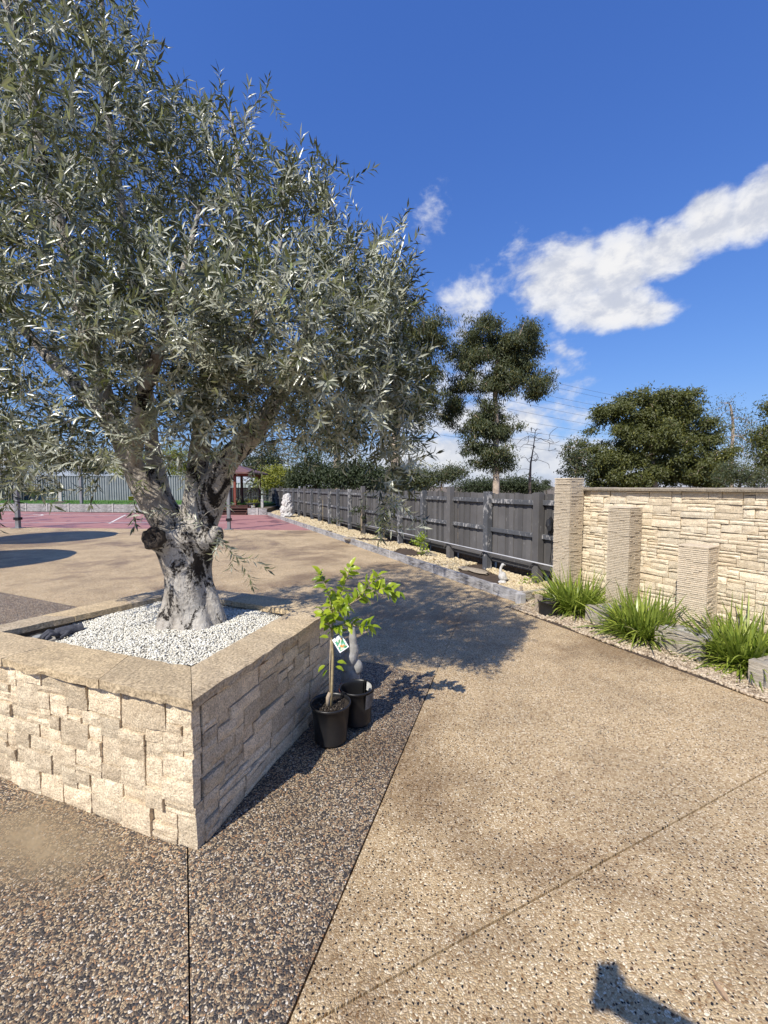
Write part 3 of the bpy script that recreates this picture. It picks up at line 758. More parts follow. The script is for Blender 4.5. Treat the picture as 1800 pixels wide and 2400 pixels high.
# ================================================================== stone wall, pillars
P_dir = Vector((math.sin(R(24.5)), -math.cos(R(24.5)), 0))    # towards the camera along the wall
P_nrm = Vector((-P_dir.y, P_dir.x, 0))
if P_nrm.x > 0: P_nrm = -P_nrm                                 # towards the yard
W0 = V2(2.66, 5.98); WL = 3.0; WHT = 1.545
wall = thing('stone_wall', W0 + P_dir * 1.5, 'tall cream split-stone garden wall with a thin dark capping behind the pillars', 'wall')
xd = P_dir if Z.cross(P_dir).dot(P_nrm) > 0 else -P_dir
A = W0 if (xd - P_dir).length < 1e-6 else W0 + P_dir * WL
face(wall, A, xd, WL, WHT - .0, .058, .040, (2, 6), (1, 3), M_wall, 31, joint=.003, proud=.012, rough=.011, res=.032)
FW = frame(A, xd)
build(MB().box(0.004, WL - .004, -.22, -.03, 0, WHT), 'core_wall', M_backing, wall, FW)
x = -.02; k = 0
while x < WL:
    L = random.uniform(.35, .6); L = min(L, WL + .03 - x)
    vs = []; n = 8
    mbc = MB()
    for i in range(n + 1):
        xx = L * i / n; j = .012 * mnoise.noise(Vector(((x + xx) * 9, 1, 1)))
        zt = .034 + .006 * mnoise.noise(Vector(((x + xx) * 6, 5, 1)))
        vs += [(xx, .055 + j, -.004), (xx, .06 + j, zt * .6), (xx, .03 + j, zt), (xx, -.27, zt), (xx, -.27, -.004)]
    fs = [(i * 5 + a, (i + 1) * 5 + a, (i + 1) * 5 + (a + 1) % 5, i * 5 + (a + 1) % 5) for i in range(n) for a in range(5)]
    fs += [(4, 3, 2, 1, 0), tuple(n * 5 + a for a in range(5))]
    mbc.add(vs, [f[::-1] for f in fs]); build(mbc, 'cap_stone', M_cap, wall, FW @ Matrix.Translation((x + .003, 0, WHT + .006)))
    x += L + .004; k += 1
def pillar(x_, y_, zb, zt, w, rot, label, mat, seed):
    t = thing('stone_pillar', (x_, y_, 0), label, 'pillar')
    rnd = np.random.default_rng(seed)
    d1 = Vector((math.sin(R(rot)), -math.cos(R(rot)), 0)); Mx = frame((x_, y_, 0), d1)
    build(MB().box(-w / 2 + .012, w / 2 - .012, -w / 2 + .012, w / 2 - .012, zb, zt - .004), 'core', M_backing, t, Mx)
    m = MB(); z = zb; row = 0
    while z < zt - .004:
        h = rnd.uniform(.018, .022); h = min(h, zt - z)
        for side in range(4):
            Rm = Matrix.Rotation(side * math.pi / 2, 4, 'Z'); x0 = -w / 2 + (.0185 if side % 2 else 0.0); xe = w / 2 - (.0185 if side % 2 else 0.0)
            while x0 < xe - .001:
                L = rnd.uniform(.05, .15); x1 = min(xe, x0 + L)
                if xe - x1 < .03: x1 = xe
                o = rnd.uniform(-.0055, .0065)
                m.box(x0 + .0008, x1 - .0008, -w / 2 - o, -w / 2 + .018, z + .0024, z + h - .0024, Rm); x0 = x1
        z += h; row += 1
    build(m, 'stacked_strips', mat, t, Mx, kind='stuff')
    build(MB().box(-w / 2 - .004, w / 2 + .004, -w / 2 - .004, w / 2 + .004, zt - .001, zt + .012), 'cap', mat, t, Mx, bevel=.003)
    return t
PW = .26
def pil_at(pxl, D, zt, zb, label, rot, seed):
    a = (pxl - 900) / FPX / (CP + SP * 0.06); d1 = Vector((math.sin(R(rot)), -math.cos(R(rot)), 0)); n1 = Vector((-d1.y, d1.x, 0))
    if n1.x > 0: n1 = -n1
    corner = V2(a * D, D)                                       # far end of the yard-side face
    c = corner + d1 * PW / 2 - n1 * PW / 2
    pillar(c.x, c.y, zb, zt, PW, rot, label, M_slate, seed); return c, d1, n1
pcs = [pil_at(1300, 5.90, 1.70, .05, 'tallest pillar of thin stacked stone strips, where the black fence meets the cream wall', 27, 1),
       pil_at(1427, 5.10, 1.345, .05, 'middle-height pillar of thin stacked stone strips in front of the cream wall', 32, 2),
       pil_at(1596, 4.30, 1.0, .05, 'shortest pillar of thin stacked stone strips in front of the cream wall', 34, 3)]
# ground in front of the wall and its loose gravel
gb = [GR0 - GRd * .5, GR0 + GRd * 3.6, W0 + P_dir * 3.2, W0 - P_dir * .5, FM @ Vector((-.4, 0, 0)), endp + En * .1 - Ed * .1]
build(MB().prism([(q.x, q.y) for q in gb], -.05, .006), 'gravel_strip', M_soil, **S_)
P = []
while len(P) < 15000:
    t = random.random(); w = random.random() ** 1.5
    q = (GR0 - GRd * .45).lerp(GR0 + GRd * 3.4, t).lerp((W0 - P_dir * .2).lerp(W0 + P_dir * 3.2, t), w)
    off = .05 * mnoise.noise(Vector((q.x * 3, q.y * 3, 0))) - .02
    q = q - GRn * 0 + GRn * (off if w < .15 else 0)
    P.append((q.x, q.y, .010 + random.uniform(0, .014)))
P = np.array(P)
ob('strip_gravel', pebbles_me('strip_gravel', P, rng.uniform(.008, .019, len(P)), M_mix_peb), None, None, kind='stuff', label='mixed brown and cream gravel strip between the driveway and the stone wall', cat='gravel')
# weathered blocks with a pocket of grey pebbles before each pillar
def block(i, pxl, pyl, L, label, h=.205):
    c = G(pxl, pyl); F = frame(c, P_dir); s = 1 if Z.cross(P_dir).dot(P_nrm) > 0 else -1
    t = thing('sleeper_block', c + P_dir * L / 2, label, 'block')
    Mx = F @ Matrix.Translation((0, -s * .04, 0))
    if s > 0: Mx = F @ Matrix.Translation((L, -.04, 0)) @ Matrix.Rotation(math.pi, 4, 'Z')
    ob('sleeper', sleeper_me(L, h, .075, 40 + i, M_block), t, Mx)
    Mx2 = frame(c + P_dir * .002 - P_nrm * .082, -P_nrm)
    ob('side_sleeper', sleeper_me(.30, h - .01, .06, 60 + i, M_block), t, frame(c - P_nrm * .084 + P_dir * .035, -P_nrm))
    q0 = c - P_nrm * .084 + P_dir * .07
    build(MB().prism([tuple(q0), tuple(q0 + P_dir * (L - .08)), tuple(q0 + P_dir * (L - .08) - P_nrm * .38), tuple(q0 - P_nrm * .38)], 0, h - .05), 'fill', M_soil, t)
    V0, F0_ = ico_t(); n = 46; cnt = 0
    pc_, d1, n1 = pcs[i]
    for k in range(n):
        q = q0 + P_dir * random.uniform(-.01, L - .1) - P_nrm * random.uniform(0.0, .30)
        rel = q - pc_
        if abs(rel.dot(d1)) < PW / 2 + .02 and abs(rel.dot(n1)) < PW / 2 + .02: continue
        r = random.uniform(.024, .040)
        Mp = Matrix.Translation((q.x, q.y, h - .035 + random.uniform(0, .03))) @ Matrix.Rotation(random.uniform(0, 6.3), 4, 'Z') @ Matrix.Rotation(random.gauss(0, .25), 4, 'X')
        ob('pebble', peb_me[random.randrange(6)], t, Mp @ Matrix.Diagonal((r * 1.25, r * .9, r * .62, 1)))
peb_me = []
for k in range(6):
    o = MB().blob((0, 0, 0), (1, 1, 1), k, .22, 1.3, 2).me('pebble', None, True)
    mt, nt, b = newmat('grey_pebble_%d' % k) if k == 0 else (mt, nt, b)
    if k == 0:
        cc_ = mix(nt, orand(nt), (.20, .18, .155), (.40, .375, .335)); setp(nt, b, Base__Color=cc_, Roughness=.75)
    o.materials.append(mt); peb_me.append(o)
block(0, 1371, 1458, .30, 'smallest weathered sleeper block edging the pebbles between the first two grass clumps')
block(1, 1533, 1517, .42, 'weathered grey sleeper block with grey pebbles at the foot of the shortest pillar', .215)
pcs.append((V2(9, 9), P_dir, P_nrm)); pcs[2] = pcs[2]
def block_c():
    global pcs
    sv = pcs; pcs = [sv[3]] * 3; block(2, 1752, 1605, .5, 'weathered sleeper block beyond the grass clump farthest from the fence', .21); pcs = sv
block_c()

# ================================================================== trees
class Skel:
    """branch skeleton: nodes with parents, grown by joining each new tip to the nearest node"""
    def __init__(s): s.p = []; s.par = []; s.rad = []; s.dirn = []; s.paths = []
    def limb(s, pts, rads, start=-1, step=.06):
        pts = [Vector(p) for p in pts]; prev = start; ids = []
        for i in range(len(pts) - 1):
            n = max(1, int((pts[i + 1] - pts[i]).length / step))
            p0 = pts[max(i - 1, 0)]; p1 = pts[i]; p2 = pts[i + 1]; p3 = pts[min(i + 2, len(pts) - 1)]
            for k in range(n + (1 if i == len(pts) - 2 else 0)):
                t = k / n
                q = .5 * ((2 * p1) + (p2 - p0) * t + (2 * p0 - 5 * p1 + 4 * p2 - p3) * t * t + (3 * p1 - p0 - 3 * p2 + p3) * t ** 3)
                s.p.append(q); s.par.append(prev); s.rad.append(rads[i] + (rads[i + 1] - rads[i]) * t); s.dirn.append((p2 - p1).normalized()); prev = len(s.p) - 1; ids.append(prev)
        return ids
    def nearest(s, q): 
        a = np.array([v[:] for v in s.p]); return int(np.argmin(((a - np.array(q)) ** 2).sum(1)))
    def grow(s, tips, wob=.12, seg=.09, tipr=.0022, up=0.0, minfac=.7, back=None):
        tips = [Vector(t) for t in tips]
        cap = len(s.p) + 40 * len(tips) + 10; A = np.zeros((cap, 3)); n = len(s.p)
        A[:n] = np.array([v[:] for v in s.p])
        base = A[:n].copy()
        d0 = [((base - np.array(t[:])) ** 2).sum(1).min() for t in tips]
        cnt0 = n
        for ti in np.argsort(d0):
            t = tips[ti]; ta = np.array(t[:])
            dd = ((A[:n] - ta) ** 2).sum(1)
            if back is not None: dd = dd + back * np.maximum(0, A[:n, 2] - ta[2] + .02)      # prefer to come from below
            j = int(np.argmin(dd)); q = s.p[j]; L = (t - q).length
            if L < .02: continue
            k = max(2, min(36, int(L / seg))); ctrl = q + s.dirn[j] * L * .35 + Vector((random.gauss(0, 1), random.gauss(0, 1), random.gauss(0, 1) + up)) * L * wob
            prev = j; ids = [j]
            for i in range(1, k + 1):
                u = i / k; v = q * (1 - u) ** 2 + ctrl * 2 * u * (1 - u) + t * u * u
                s.p.append(v); s.par.append(prev); s.rad.append(None); s.dirn.append((v - s.p[prev]).normalized()); prev = n; ids.append(n)
                A[n] = v[:]; n += 1
            s.paths.append(ids)
        cnt = np.zeros(n)
        haschild = np.zeros(n, bool)
        for i in range(n):
            if s.par[i] >= 0: haschild[s.par[i]] = True
        for i in range(n - 1, -1, -1):
            if not haschild[i]: cnt[i] += 1
            if s.par[i] >= 0: cnt[s.par[i]] += cnt[i]
        for i in range(n):
            if s.rad[i] is None: s.rad[i] = tipr * cnt[i] ** .46
        for ids in s.paths:                                                       # taper along the last run
            for i in ids[1:]: s.rad[i] = min(s.rad[i], max(s.rad[ids[0]] * .85, tipr))
    def tubes(s, sides=5, maxr=1e9):
        m = MB()
        for ids in s.paths:
            r = [max(.0016, s.rad[i]) for i in ids]; r[0] = min(r[0], r[1] * 1.15); r[-1] *= .6
            m.tube([s.p[i] for i in ids], r, sides if max(r) > .006 else 3, False)
        return m
def unit(a): return a / (np.linalg.norm(a, axis=1, keepdims=True) + 1e-9)
def in_poly(x, y, poly):
    c = False; n = len(poly)
    for i in range(n):
        x0, y0 = poly[i]; x1, y1 = poly[(i + 1) % n]
        if (y0 > y) != (y1 > y) and x < (x1 - x0) * (y - y0) / (y1 - y0) + x0: c = not c
    return c
def poly_dist(x, y, poly):
    best = 1e9
    for i in range(len(poly)):
        ax, ay = poly[i]; bx, by = poly[(i + 1) % len(poly)]; dx, dy = bx - ax, by - ay
        t = max(0, min(1, ((x - ax) * dx + (y - ay) * dy) / (dx * dx + dy * dy + 1e-9))); best = min(best, math.hypot(ax + t * dx - x, ay + t * dy - y))
    return best
# ------------------------------------------------------------------ the olive
olive = thing('olive_tree', (TREE.x, TREE.y, .66), 'mature olive tree with pale forked trunk and grey-green leaves growing in the stone planter', 'tree')
DT = 2.84
limbs = {}
sk = Skel()
def lp(*a): return [PX(x, y, d) for x, y, d in a]
T0 = sk.limb(lp((446, 1500, DT), (444, 1420, DT), (440, 1340, DT), (432, 1275, DT), (430, 1235, DT)), [.185, .155, .150, .19, .19])
L1 = sk.limb(lp((395, 1240, 2.82), (352, 1160, 2.80), (310, 1090, 2.76), (275, 1010, 2.70), (235, 900, 2.62), (200, 760, 2.5), (165, 600, 2.42), (110, 430, 2.36), (70, 220, 2.32), (10, -10, 2.30), (-20, -200, 2.3)),
             [.10, .086, .068, .060, .052, .05, .04, .03, .022, .016, .01], T0[-1])
L2 = sk.limb(lp((400, 1215, 2.9), (372, 1140, 2.95), (356, 1040, 3.02), (340, 900, 3.1), (318, 720, 3.15), (290, 520, 3.15), (258, 300, 3.1), (240, 60, 3.05), (230, -250, 3.0)),
             [.078, .064, .055, .048, .04, .033, .026, .018, .01], T0[-1])
L3 = sk.limb(lp((448, 1235, 2.84), (458, 1150, 2.84), (468, 1060, 2.88), (478, 940, 2.95), (500, 780, 3.05), (540, 600, 3.15), (560, 420, 3.2), (540, 260, 3.2)),
             [.09, .076, .064, .052, .042, .033, .022, .012], T0[-1])
L4 = sk.limb(lp((470, 1240, 2.80), (500, 1150, 2.80), (530, 1085, 2.80), (585, 1025, 2.80), (640, 950, 2.80), (700, 830, 2.78), (770, 690, 2.76), (830, 590, 2.76)),
             [.105, .088, .082, .074, .056, .042, .026, .014], T0[-1])
L5 = sk.limb(lp((585, 1025, 2.8), (650, 930, 3.0), (720, 800, 3.2), (790, 660, 3.3), (850, 560, 3.35)), [.05, .042, .032, .022, .012], L4[len(L4) // 2])
L6 = sk.limb(lp((310, 1090, 2.76), (330, 960, 2.55), (380, 800, 2.35), (430, 640, 2.25), (470, 480, 2.25)), [.05, .042, .032, .022, .012], L1[8])
L7 = sk.limb(lp((275, 1010, 2.70), (180, 900, 2.75), (80, 800, 2.85), (-40, 650, 2.9), (-120, 450, 2.9)), [.055, .045, .034, .022, .012], L1[12])
L8 = sk.limb(lp((478, 940, 2.95), (560, 840, 2.65), (620, 700, 2.45), (660, 560, 2.4)), [.045, .034, .022, .012], L3[10])
crown_poly = [(-330, -420), (385, -420), (375, -60), (345, 60), (395, 150), (440, 200), (530, 225), (625, 225), (690, 340), (745, 385), (825, 430), (820, 500), (940, 530), (965, 640), (960, 800), (985, 950),
              (985, 1080), (935, 1130), (880, 1110), (830, 1060), (760, 1065), (690, 1040), (610, 1050), (560, 1010), (500, 1030), (420, 1075), (330, 1040), (260, 1095), (150, 1115), (60, 1150), (-60, 1170), (-330, 1050)]
tips = []; edge = []
while len(tips) < 3700:
    x, y = random.uniform(-330, 985), random.uniform(-420, 1170)
    if not in_poly(x, y, crown_poly): continue
    e = poly_dist(x, y, crown_poly)
    if e < 44: continue
    dep = 1.08 * min(1, (e / 330)) ** .62
    D = 2.86 + random.uniform(-1, 1) * dep * (.98 if random.random() < .8 else 1)
    q = PX(x, y, D)
    if D < 1.85: continue
    if mnoise.noise(q * 2.3) < -.14: continue
    if y < 230 and random.random() < .45: continue
    if y < 420 and x > 180 and random.random() < .25: continue
    tips.append(q)
while len(tips) < 4350:                                       # fuller skirt on the sunny side
    x, y = random.uniform(-60, 960), random.uniform(620, 1075)
    if not in_poly(x, y, crown_poly): continue
    e = poly_dist(x, y, crown_poly); D = 2.75 - min(1, e / 260) ** .6 * random.uniform(.35, .95)
    if D < 1.9 or mnoise.noise(PX(x, y, D) * 2.6) < -.22: continue
    tips.append(PX(x, y, D))
def shades_trunk(q):                                            # thin the leaves the sun passes on its way to the trunk
    t = (q.z - 1.05) / -SUN_DIR.z
    if t < .25: return False
    for zt in (.8, 1.0, 1.2):
        o = Vector((TREE.x, TREE.y - .1, zt)); w = q - o; k = w.dot(-SUN_DIR)
        if k > .2 and (w + SUN_DIR * k).length < .40: return True
    return False
tips = [q for q in tips if not (shades_trunk(q) and random.random() < .92)]
# hand-placed sprays that break the outline
for pts in ([(905, 1180, 2.6), (915, 1235, 2.58), (890, 1150, 2.6), (925, 1120, 2.62), (895, 1215, 2.6), (950, 1095, 2.65), (970, 1060, 2.65), (905, 1130, 2.5)],
            [(820, 430, 2.8), (790, 400, 2.8), (850, 525, 2.85), (930, 530, 2.85), (900, 560, 2.85), (770, 385, 2.8), (640, 235, 2.9), (620, 215, 2.9)],
            [(8, 1205, 2.2), (25, 1150, 2.2), (-15, 1190, 2.2), (40, 1120, 2.25)], [(512, 1262, 2.66), (530, 1280, 2.64), (548, 1296, 2.62), (562, 1304, 2.61), (610, 1075, 2.6), (330, 1150, 2.5), (515, 1190, 2.52), (430, 1205, 2.5), (230, 1130, 2.5), (150, 1150, 2.4)]):
    tips += [PX(*t) for t in pts]
tips += [PX(random.gauss(930, 30), random.uniform(860, 1105), random.uniform(2.5, 2.85)) for _ in range(60)]
tips += [PX(random.gauss(905, 14), random.uniform(1110, 1215), random.uniform(2.52, 2.66)) for _ in range(12)]
tips += [PX(random.uniform(230, 640), random.uniform(930, 1085), random.uniform(2.35, 2.62)) for _ in range(70)]
tips += [PX(random.uniform(0, 330), random.uniform(1040, 1115), random.uniform(2.2, 2.7)) for _ in range(30)]
sk.grow(tips, wob=.13, seg=.05, tipr=.0015, up=.3, back=.06)
# leaves in opposite pairs along the last stretch of every path
LP, LD, LN = [], [], []
for ids in sk.paths:
    pts = [sk.p[i] for i in ids]; acc = 0; ext = .0
    end = pts[-1]; dlast = (pts[-1] - pts[-2]).normalized()
    full = list(pts); q = end.copy(); dd = dlast.copy()
    droop = -.10 if end.z < 2.1 else .06
    for _ in range(random.randint(3, 7)):                        # the leafy shoot beyond the tip
        dd = (dd + Vector((random.gauss(0, .18), random.gauss(0, .18), random.gauss(droop, .15)))).normalized(); q = q + dd * .034; full.append(q)
    # walk backwards
    back = 0; i = len(full) - 1; lim = random.uniform(.22, .38); nxt = 0.0; side = random.random() * 6.28
    tip_d = (full[-1] - full[-2]).normalized()
    LP.append(full[-1]); LD.append(tip_d); LN.append(Vector((random.gauss(0, 1), random.gauss(0, 1), random.gauss(.6, 1))))
    while i > 0 and back < lim:
        a, b = full[i], full[i - 1]; L = (a - b).length
        while nxt < back + L and nxt < lim:
            u = (nxt - back) / max(L, 1e-6); p = a.lerp(b, u); t = (a - b).normalized(); o = t.orthogonal().normalized(); o2 = t.cross(o)
            for sgn in (0, math.pi):
                if random.random() < .12: continue
                ang = side + sgn + random.gauss(0, .25); w = o * math.cos(ang) + o2 * math.sin(ang)
                sp = random.uniform(.75, 1.35); d = (t + w * sp).normalized(); d.z += random.uniform(-.12, .12)
                LP.append(p); LD.append(d); LN.append((t - w * .55 + Vector((random.gauss(0, .3), random.gauss(0, .3), random.gauss(.35, .3)))))
            side += math.pi / 2 + random.gauss(0, .2); nxt += random.uniform(.015, .026)
        back += L; i -= 1
LP = np.array([v[:] for v in LP]); LD = np.array([v[:] for v in LD]); LN = np.array([v[:] for v in LN])
nl = len(LP); LL = rng.uniform(.042, .078, nl); LW = LL * rng.uniform(.16, .235, nl)
vis = np.where((LP[:, 1] > 0) & (LP[:, 0] / LP[:, 1] > -.88))[0]
near = vis[np.argsort(LP[vis, 1])[:280]]
rest = np.ones(nl, bool); rest[near] = False
crown = ob('crown', leaves_me('crown', LP[rest], LD[rest], LN[rest], LL[rest], LW[rest], M_olive), olive)
lf_v = []; lf_f = []
NS = 6
for i in range(NS + 1):
    t = i / NS; w = math.sin(math.pi * min(1, t * .96 + .02)) ** .8 * .5 * .2; zc = -.10 * t * t
    lf_v += [(t, -w, zc + w * .35), (t, 0, zc), (t, w, zc + w * .35)]
for i in range(NS):
    a = i * 3; lf_f += [(a, a + 3, a + 4, a + 1), (a + 1, a + 4, a + 5, a + 2)]
leaf_shared = me_py('leaf', lf_v, lf_f, M_olive, True)
for k in near:
    d = Vector(LD[k]).normalized(); n = Vector(LN[k]); y = n.cross(d).normalized(); n = d.cross(y)
    ob('leaf', leaf_shared, crown, Matrix.Translation(Vector(LP[k])) @ Matrix((d, y, n)).transposed().to_4x4() @ Matrix.Scale(float(LL[k]), 4))
build(sk.tubes(6), 'twigs', M_twig, olive, smooth=True)
# trunk and limbs fused into one skin
tm = MB()
for ids in (T0, L1, L2, L3, L4, L5, L6, L7, L8):
    pts = [sk.p[i] for i in ids]; rr = [sk.rad[i] for i in ids]
    if ids is T0: pts = [pts[0] + Vector((0, 0, -.08))] + pts; rr = [.20] + rr
    tm.tube(pts, rr, 14)
Bc = PX(372, 1262, 2.66)
stub_dir = (PX(345, 1262, 2.52) - Bc).normalized(); stub_end = Bc + stub_dir * .07
tm.tube([PX(420, 1285, 2.84), Bc, stub_end], [.11, .082, .064], 14)
kb = PX(508, 1250, 2.72); tm.tube([PX(450, 1290, 2.84), kb, kb + Vector((.03, -.03, .03))], [.12, .06, .03], 12)     # knuckle on the other shoulder
for k, (px, py, dd, r) in enumerate(((392, 1480, 2.72, .075), (470, 1490, 2.72, .08), (505, 1470, 2.85, .08), (430, 1495, 2.68, .07), (395, 1475, 2.9, .07))):   # root flare
    tm.tube([PX(440 + (px - 440) * .6, py - 110, DT), PX(px, py, dd), PX(px + (px - 440) * .1, py + 22, dd - .02)], [r * .7, r, r * .8], 10)
for k, (px, py, dd, r) in enumerate(((405, 1290, 2.73, .07), (440, 1255, 2.72, .085), (480, 1265, 2.75, .08), (425, 1330, 2.73, .05))): tm.blob(PX(px, py, dd), (r, r, r), k)
tmp = bpy.data.objects.new('tmp', tm.me('tmp', None)); C.objects.link(tmp)
md = tmp.modifiers.new('r', 'REMESH'); md.mode = 'VOXEL'; md.voxel_size = .011
md = tmp.modifiers.new('s', 'SMOOTH'); md.factor = .6; md.iterations = 6
dg = bpy.context.evaluated_depsgraph_get(); me = bpy.data.meshes.new_from_object(tmp.evaluated_get(dg)); bpy.data.objects.remove(tmp)
vv = np.zeros(len(me.vertices) * 3, np.float32); me.vertices.foreach_get('co', vv); vv = vv.reshape(-1, 3)
nn = np.zeros(len(me.vertices) * 3, np.float32); me.vertices.foreach_get('normal', nn); nn = nn.reshape(-1, 3)
dsp = np.array([mnoise.noise(Vector((p[0] * 9, p[1] * 9, p[2] * 3.5))) * .016 + mnoise.noise(Vector((p[0] * 24, p[1] * 24, p[2] * 8))) * .006 if p[2] < 2.6 else 0 for p in vv], np.float32)
me.vertices.foreach_set('co', (vv + nn * dsp[:, None]).ravel()); me.materials.clear(); me.materials.append(M_bark); me.shade_smooth(); me.update()
me.name = 'trunk'; trunk = ob('trunk', me, olive)
# sawn-off limb: dark hollowed cut face
F_ = frame(stub_end + stub_dir * .026, stub_dir.orthogonal(), stub_dir)
prof = [(.0, .004), (.012, -.004), (.022, -.010), (.030, -.002), (.044, .002), (.056, .0), (.064, -.010), (.068, -.03), (.066, -.06)]
vs = []; fs = []; n = 26
for r, z in prof:
    for k in range(n):
        a = 2 * math.pi * k / n; j = 1 + .22 * mnoise.noise(Vector((math.cos(a) * 2, math.sin(a) * 2, r * 30)))
        vs.append(F_ @ Vector((r * j * math.cos(a), r * j * math.sin(a), z + .016 * mnoise.noise(Vector((math.cos(a) * 3 * r * 20, math.sin(a) * 3 * r * 20, 1))))))
for i in range(len(prof) - 1):
    for k in range(n): fs.append((i * n + k, i * n + (k + 1) % n, (i + 1) * n + (k + 1) % n, (i + 1) * n + k))
ob('cut_face', me_py('cut_face', vs, [f[::-1] for f in fs], M_cut, True), trunk, label='dark hollowed end of a sawn-off limb')

# ================================================================== things in the planter
def uplight(u, v, label, tilt, ring):
    q = uv(u, v, 0); z = gravel_z(q.x, q.y) + (.012 if not ring else .006)
    t = thing('garden_uplight', (q.x, q.y, z), label, 'light')
    Mx = Matrix.Translation((q.x, q.y, z)) @ Matrix.Rotation(tilt, 4, 'X')
    build(MB().lathe([(.034, -.05), (.042, -.01), (.047, .012), (.047, .02), (.040, .021), (.037, .016)], n=24, M=Mx), 'housing', M_blackmetal, t, smooth=True)
    build(MB().lathe([(.0005, .017), (.02, .0175), (.037, .0165)], n=24, M=Mx), 'lens', M_glass, t, smooth=True)
    build(MB().lathe([(.033, .0205), (.039, .0235), (.042, .0205)], n=24, M=Mx), 'ring', M_chrome, t, smooth=True)
uplight(.40, 1.645, 'round black garden uplight beside the grey glove in the planter', .12, False)
uplight(1.24, .285, 'tilted uplight with a bright lens in the planter corner by the citrus', -.5, True)
t = thing('corner_vent', uv(.27, .262, .66), 'small black plastic corner sticking out of the white gravel by the mitred coping', 'fitting')
build(MB().box(-.05, .0, -.012, .012, .60, ZT - .006, frame(uv(.262, .252), Vd) @ Matrix.Translation((.05, 0, 0))).box(-.012, .012, -.05, .0, .60, ZT - .010, frame(uv(.262, .252), Vd) @ Matrix.Translation((.012, .0, 0))), 'corner_plate', M_blackmetal, t)
# work glove: cuff, palm, four fingers and a thumb in one skin
def glove():
    c = uv(.44, 1.47, .660); dirf = (G(62, 1492, .66) - G(150, 1474, .66)).normalized(); sd = Vector((-dirf.y, dirf.x, 0))
    if sd.y > 0: sd = -sd                                       # sd points to the camera
    m = MB()
    w = c - dirf * .075
    m.tube([w - dirf * .035 + Z * .02, w + Z * .018, w + dirf * .03 + Z * .02], [.036, .033, .036], 12)
    m.blob(c - dirf * .005 + Z * .022, (.05, .045, .022), 3, .1)
    m.tube([c - dirf * .05 + Z * .02, c + dirf * .035 + Z * .02], [.036, .034], 12)
    for k, (o, L, zz) in enumerate(((-.034, .062, .006), (-.012, .080, .012), (.012, .078, .010), (.034, .064, .004))):
        b = c + dirf * .03 + sd * o; m.tube([b + Z * .02, b + dirf * L * .5 + sd * o * .25 + Z * (.030 + zz), b + dirf * L * .85 + sd * o * .4 + Z * .018, b + dirf * L + sd * o * .45 + Z * .006], [.014, .0125, .012, .008], 8)
    b = c + sd * .03 - dirf * .03; m.tube([b + Z * .02, b + sd * .035 + dirf * .02 + Z * .022, b + sd * .045 + dirf * .055 + Z * .010], [.016, .013, .009], 8)
    tmp = bpy.data.objects.new('tmp', m.me('tmp', None)); C.objects.link(tmp)
    md = tmp.modifiers.new('r', 'REMESH'); md.mode = 'VOXEL'; md.voxel_size = .0035
    md = tmp.modifiers.new('s', 'SMOOTH'); md.iterations = 3
    dg = bpy.context.evaluated_depsgraph_get(); me = bpy.data.meshes.new_from_object(tmp.evaluated_get(dg)); bpy.data.objects.remove(tmp)
    me.materials.clear(); me.materials.append(M_glove); me.shade_smooth(); me.name = 'work_glove'
    ob('work_glove', me, label='grey knitted work glove lying on the edge of the white planter gravel', cat='glove')
glove()

# ================================================================== pots, citrus sapling, statue
def pot(name, c, r0, r1, h, label, soil, torn=False):
    t = thing(name, c, label, 'pot')
    prof = [(.0, .004), (r0 * .96, .004), (r0, .012), (r0 + (r1 - r0) * .5, h * .5), (r1 - .008, h - .022), (r1 - .004, h - .020), (r1 + .003, h - .004), (r1, h), (r1 - .006, h), (r1 - .010, h - .01), (r1 - .014, h - .03), (r0 + .01, .02)]
    build(MB().lathe(prof, c, 40), 'shell', M_pot, t, smooth=True)
    if soil:
        z = h - soil; rr_ = r0 + (r1 - r0) * z / h - .008
        vs = [(c[0], c[1], z)]; n = 28
        for j in range(1, 6):
            for k in range(n):
                a = 2 * math.pi * k / n; vs.append((c[0] + rr_ * j / 5 * math.cos(a), c[1] + rr_ * j / 5 * math.sin(a), z + random.uniform(-.005, .005)))
        fs = [(0, 1 + k, 1 + (k + 1) % n) for k in range(n)] + [(1 + (j - 1) * n + k, 1 + j * n + k, 1 + j * n + (k + 1) % n, 1 + (j - 1) * n + (k + 1) % n) for j in range(1, 5) for k in range(n)]
        build(MB().add(vs, fs), 'potting_soil', M_potsoil, t)
        Pp = np.array([(c[0] + random.uniform(-1, 1) * rr_ * .68, c[1] + random.uniform(-1, 1) * rr_ * .68, z + .004) for _ in range(260)])
        ob('bark_chips', pebbles_me('bark_chips', Pp, rng.uniform(.003, .007, len(Pp)), M_chip), t, kind='stuff')
    return t
P1 = Vector((-.335, 2.60, 0)); P2 = Vector((-.185, 2.81, 0))
pot('nursery_pot', P1, .092, .126, .252, 'round black nursery pot holding the staked citrus sapling beside the planter', .022)
t2 = pot('nursery_pot', P2, .088, .116, .25, 'empty black nursery pot with a torn pale label, behind the citrus pot', .12)
def wrap(parent, name, c, r0, r1, h, a0, a1, z0, z1, off, mat):
    vs = []; fs = []; n = 10
    for i in range(n + 1):
        a = a0 + (a1 - a0) * i / n
        for z in (z0, z1): r = r0 + (r1 - r0) * z / h + off; vs.append((c[0] + r * math.cos(a), c[1] + r * math.sin(a), z))
    for i in range(n): fs.append((2 * i, 2 * i + 2, 2 * i + 3, 2 * i + 1))
    return build(MB().add(vs, fs), name, mat, parent, smooth=True)
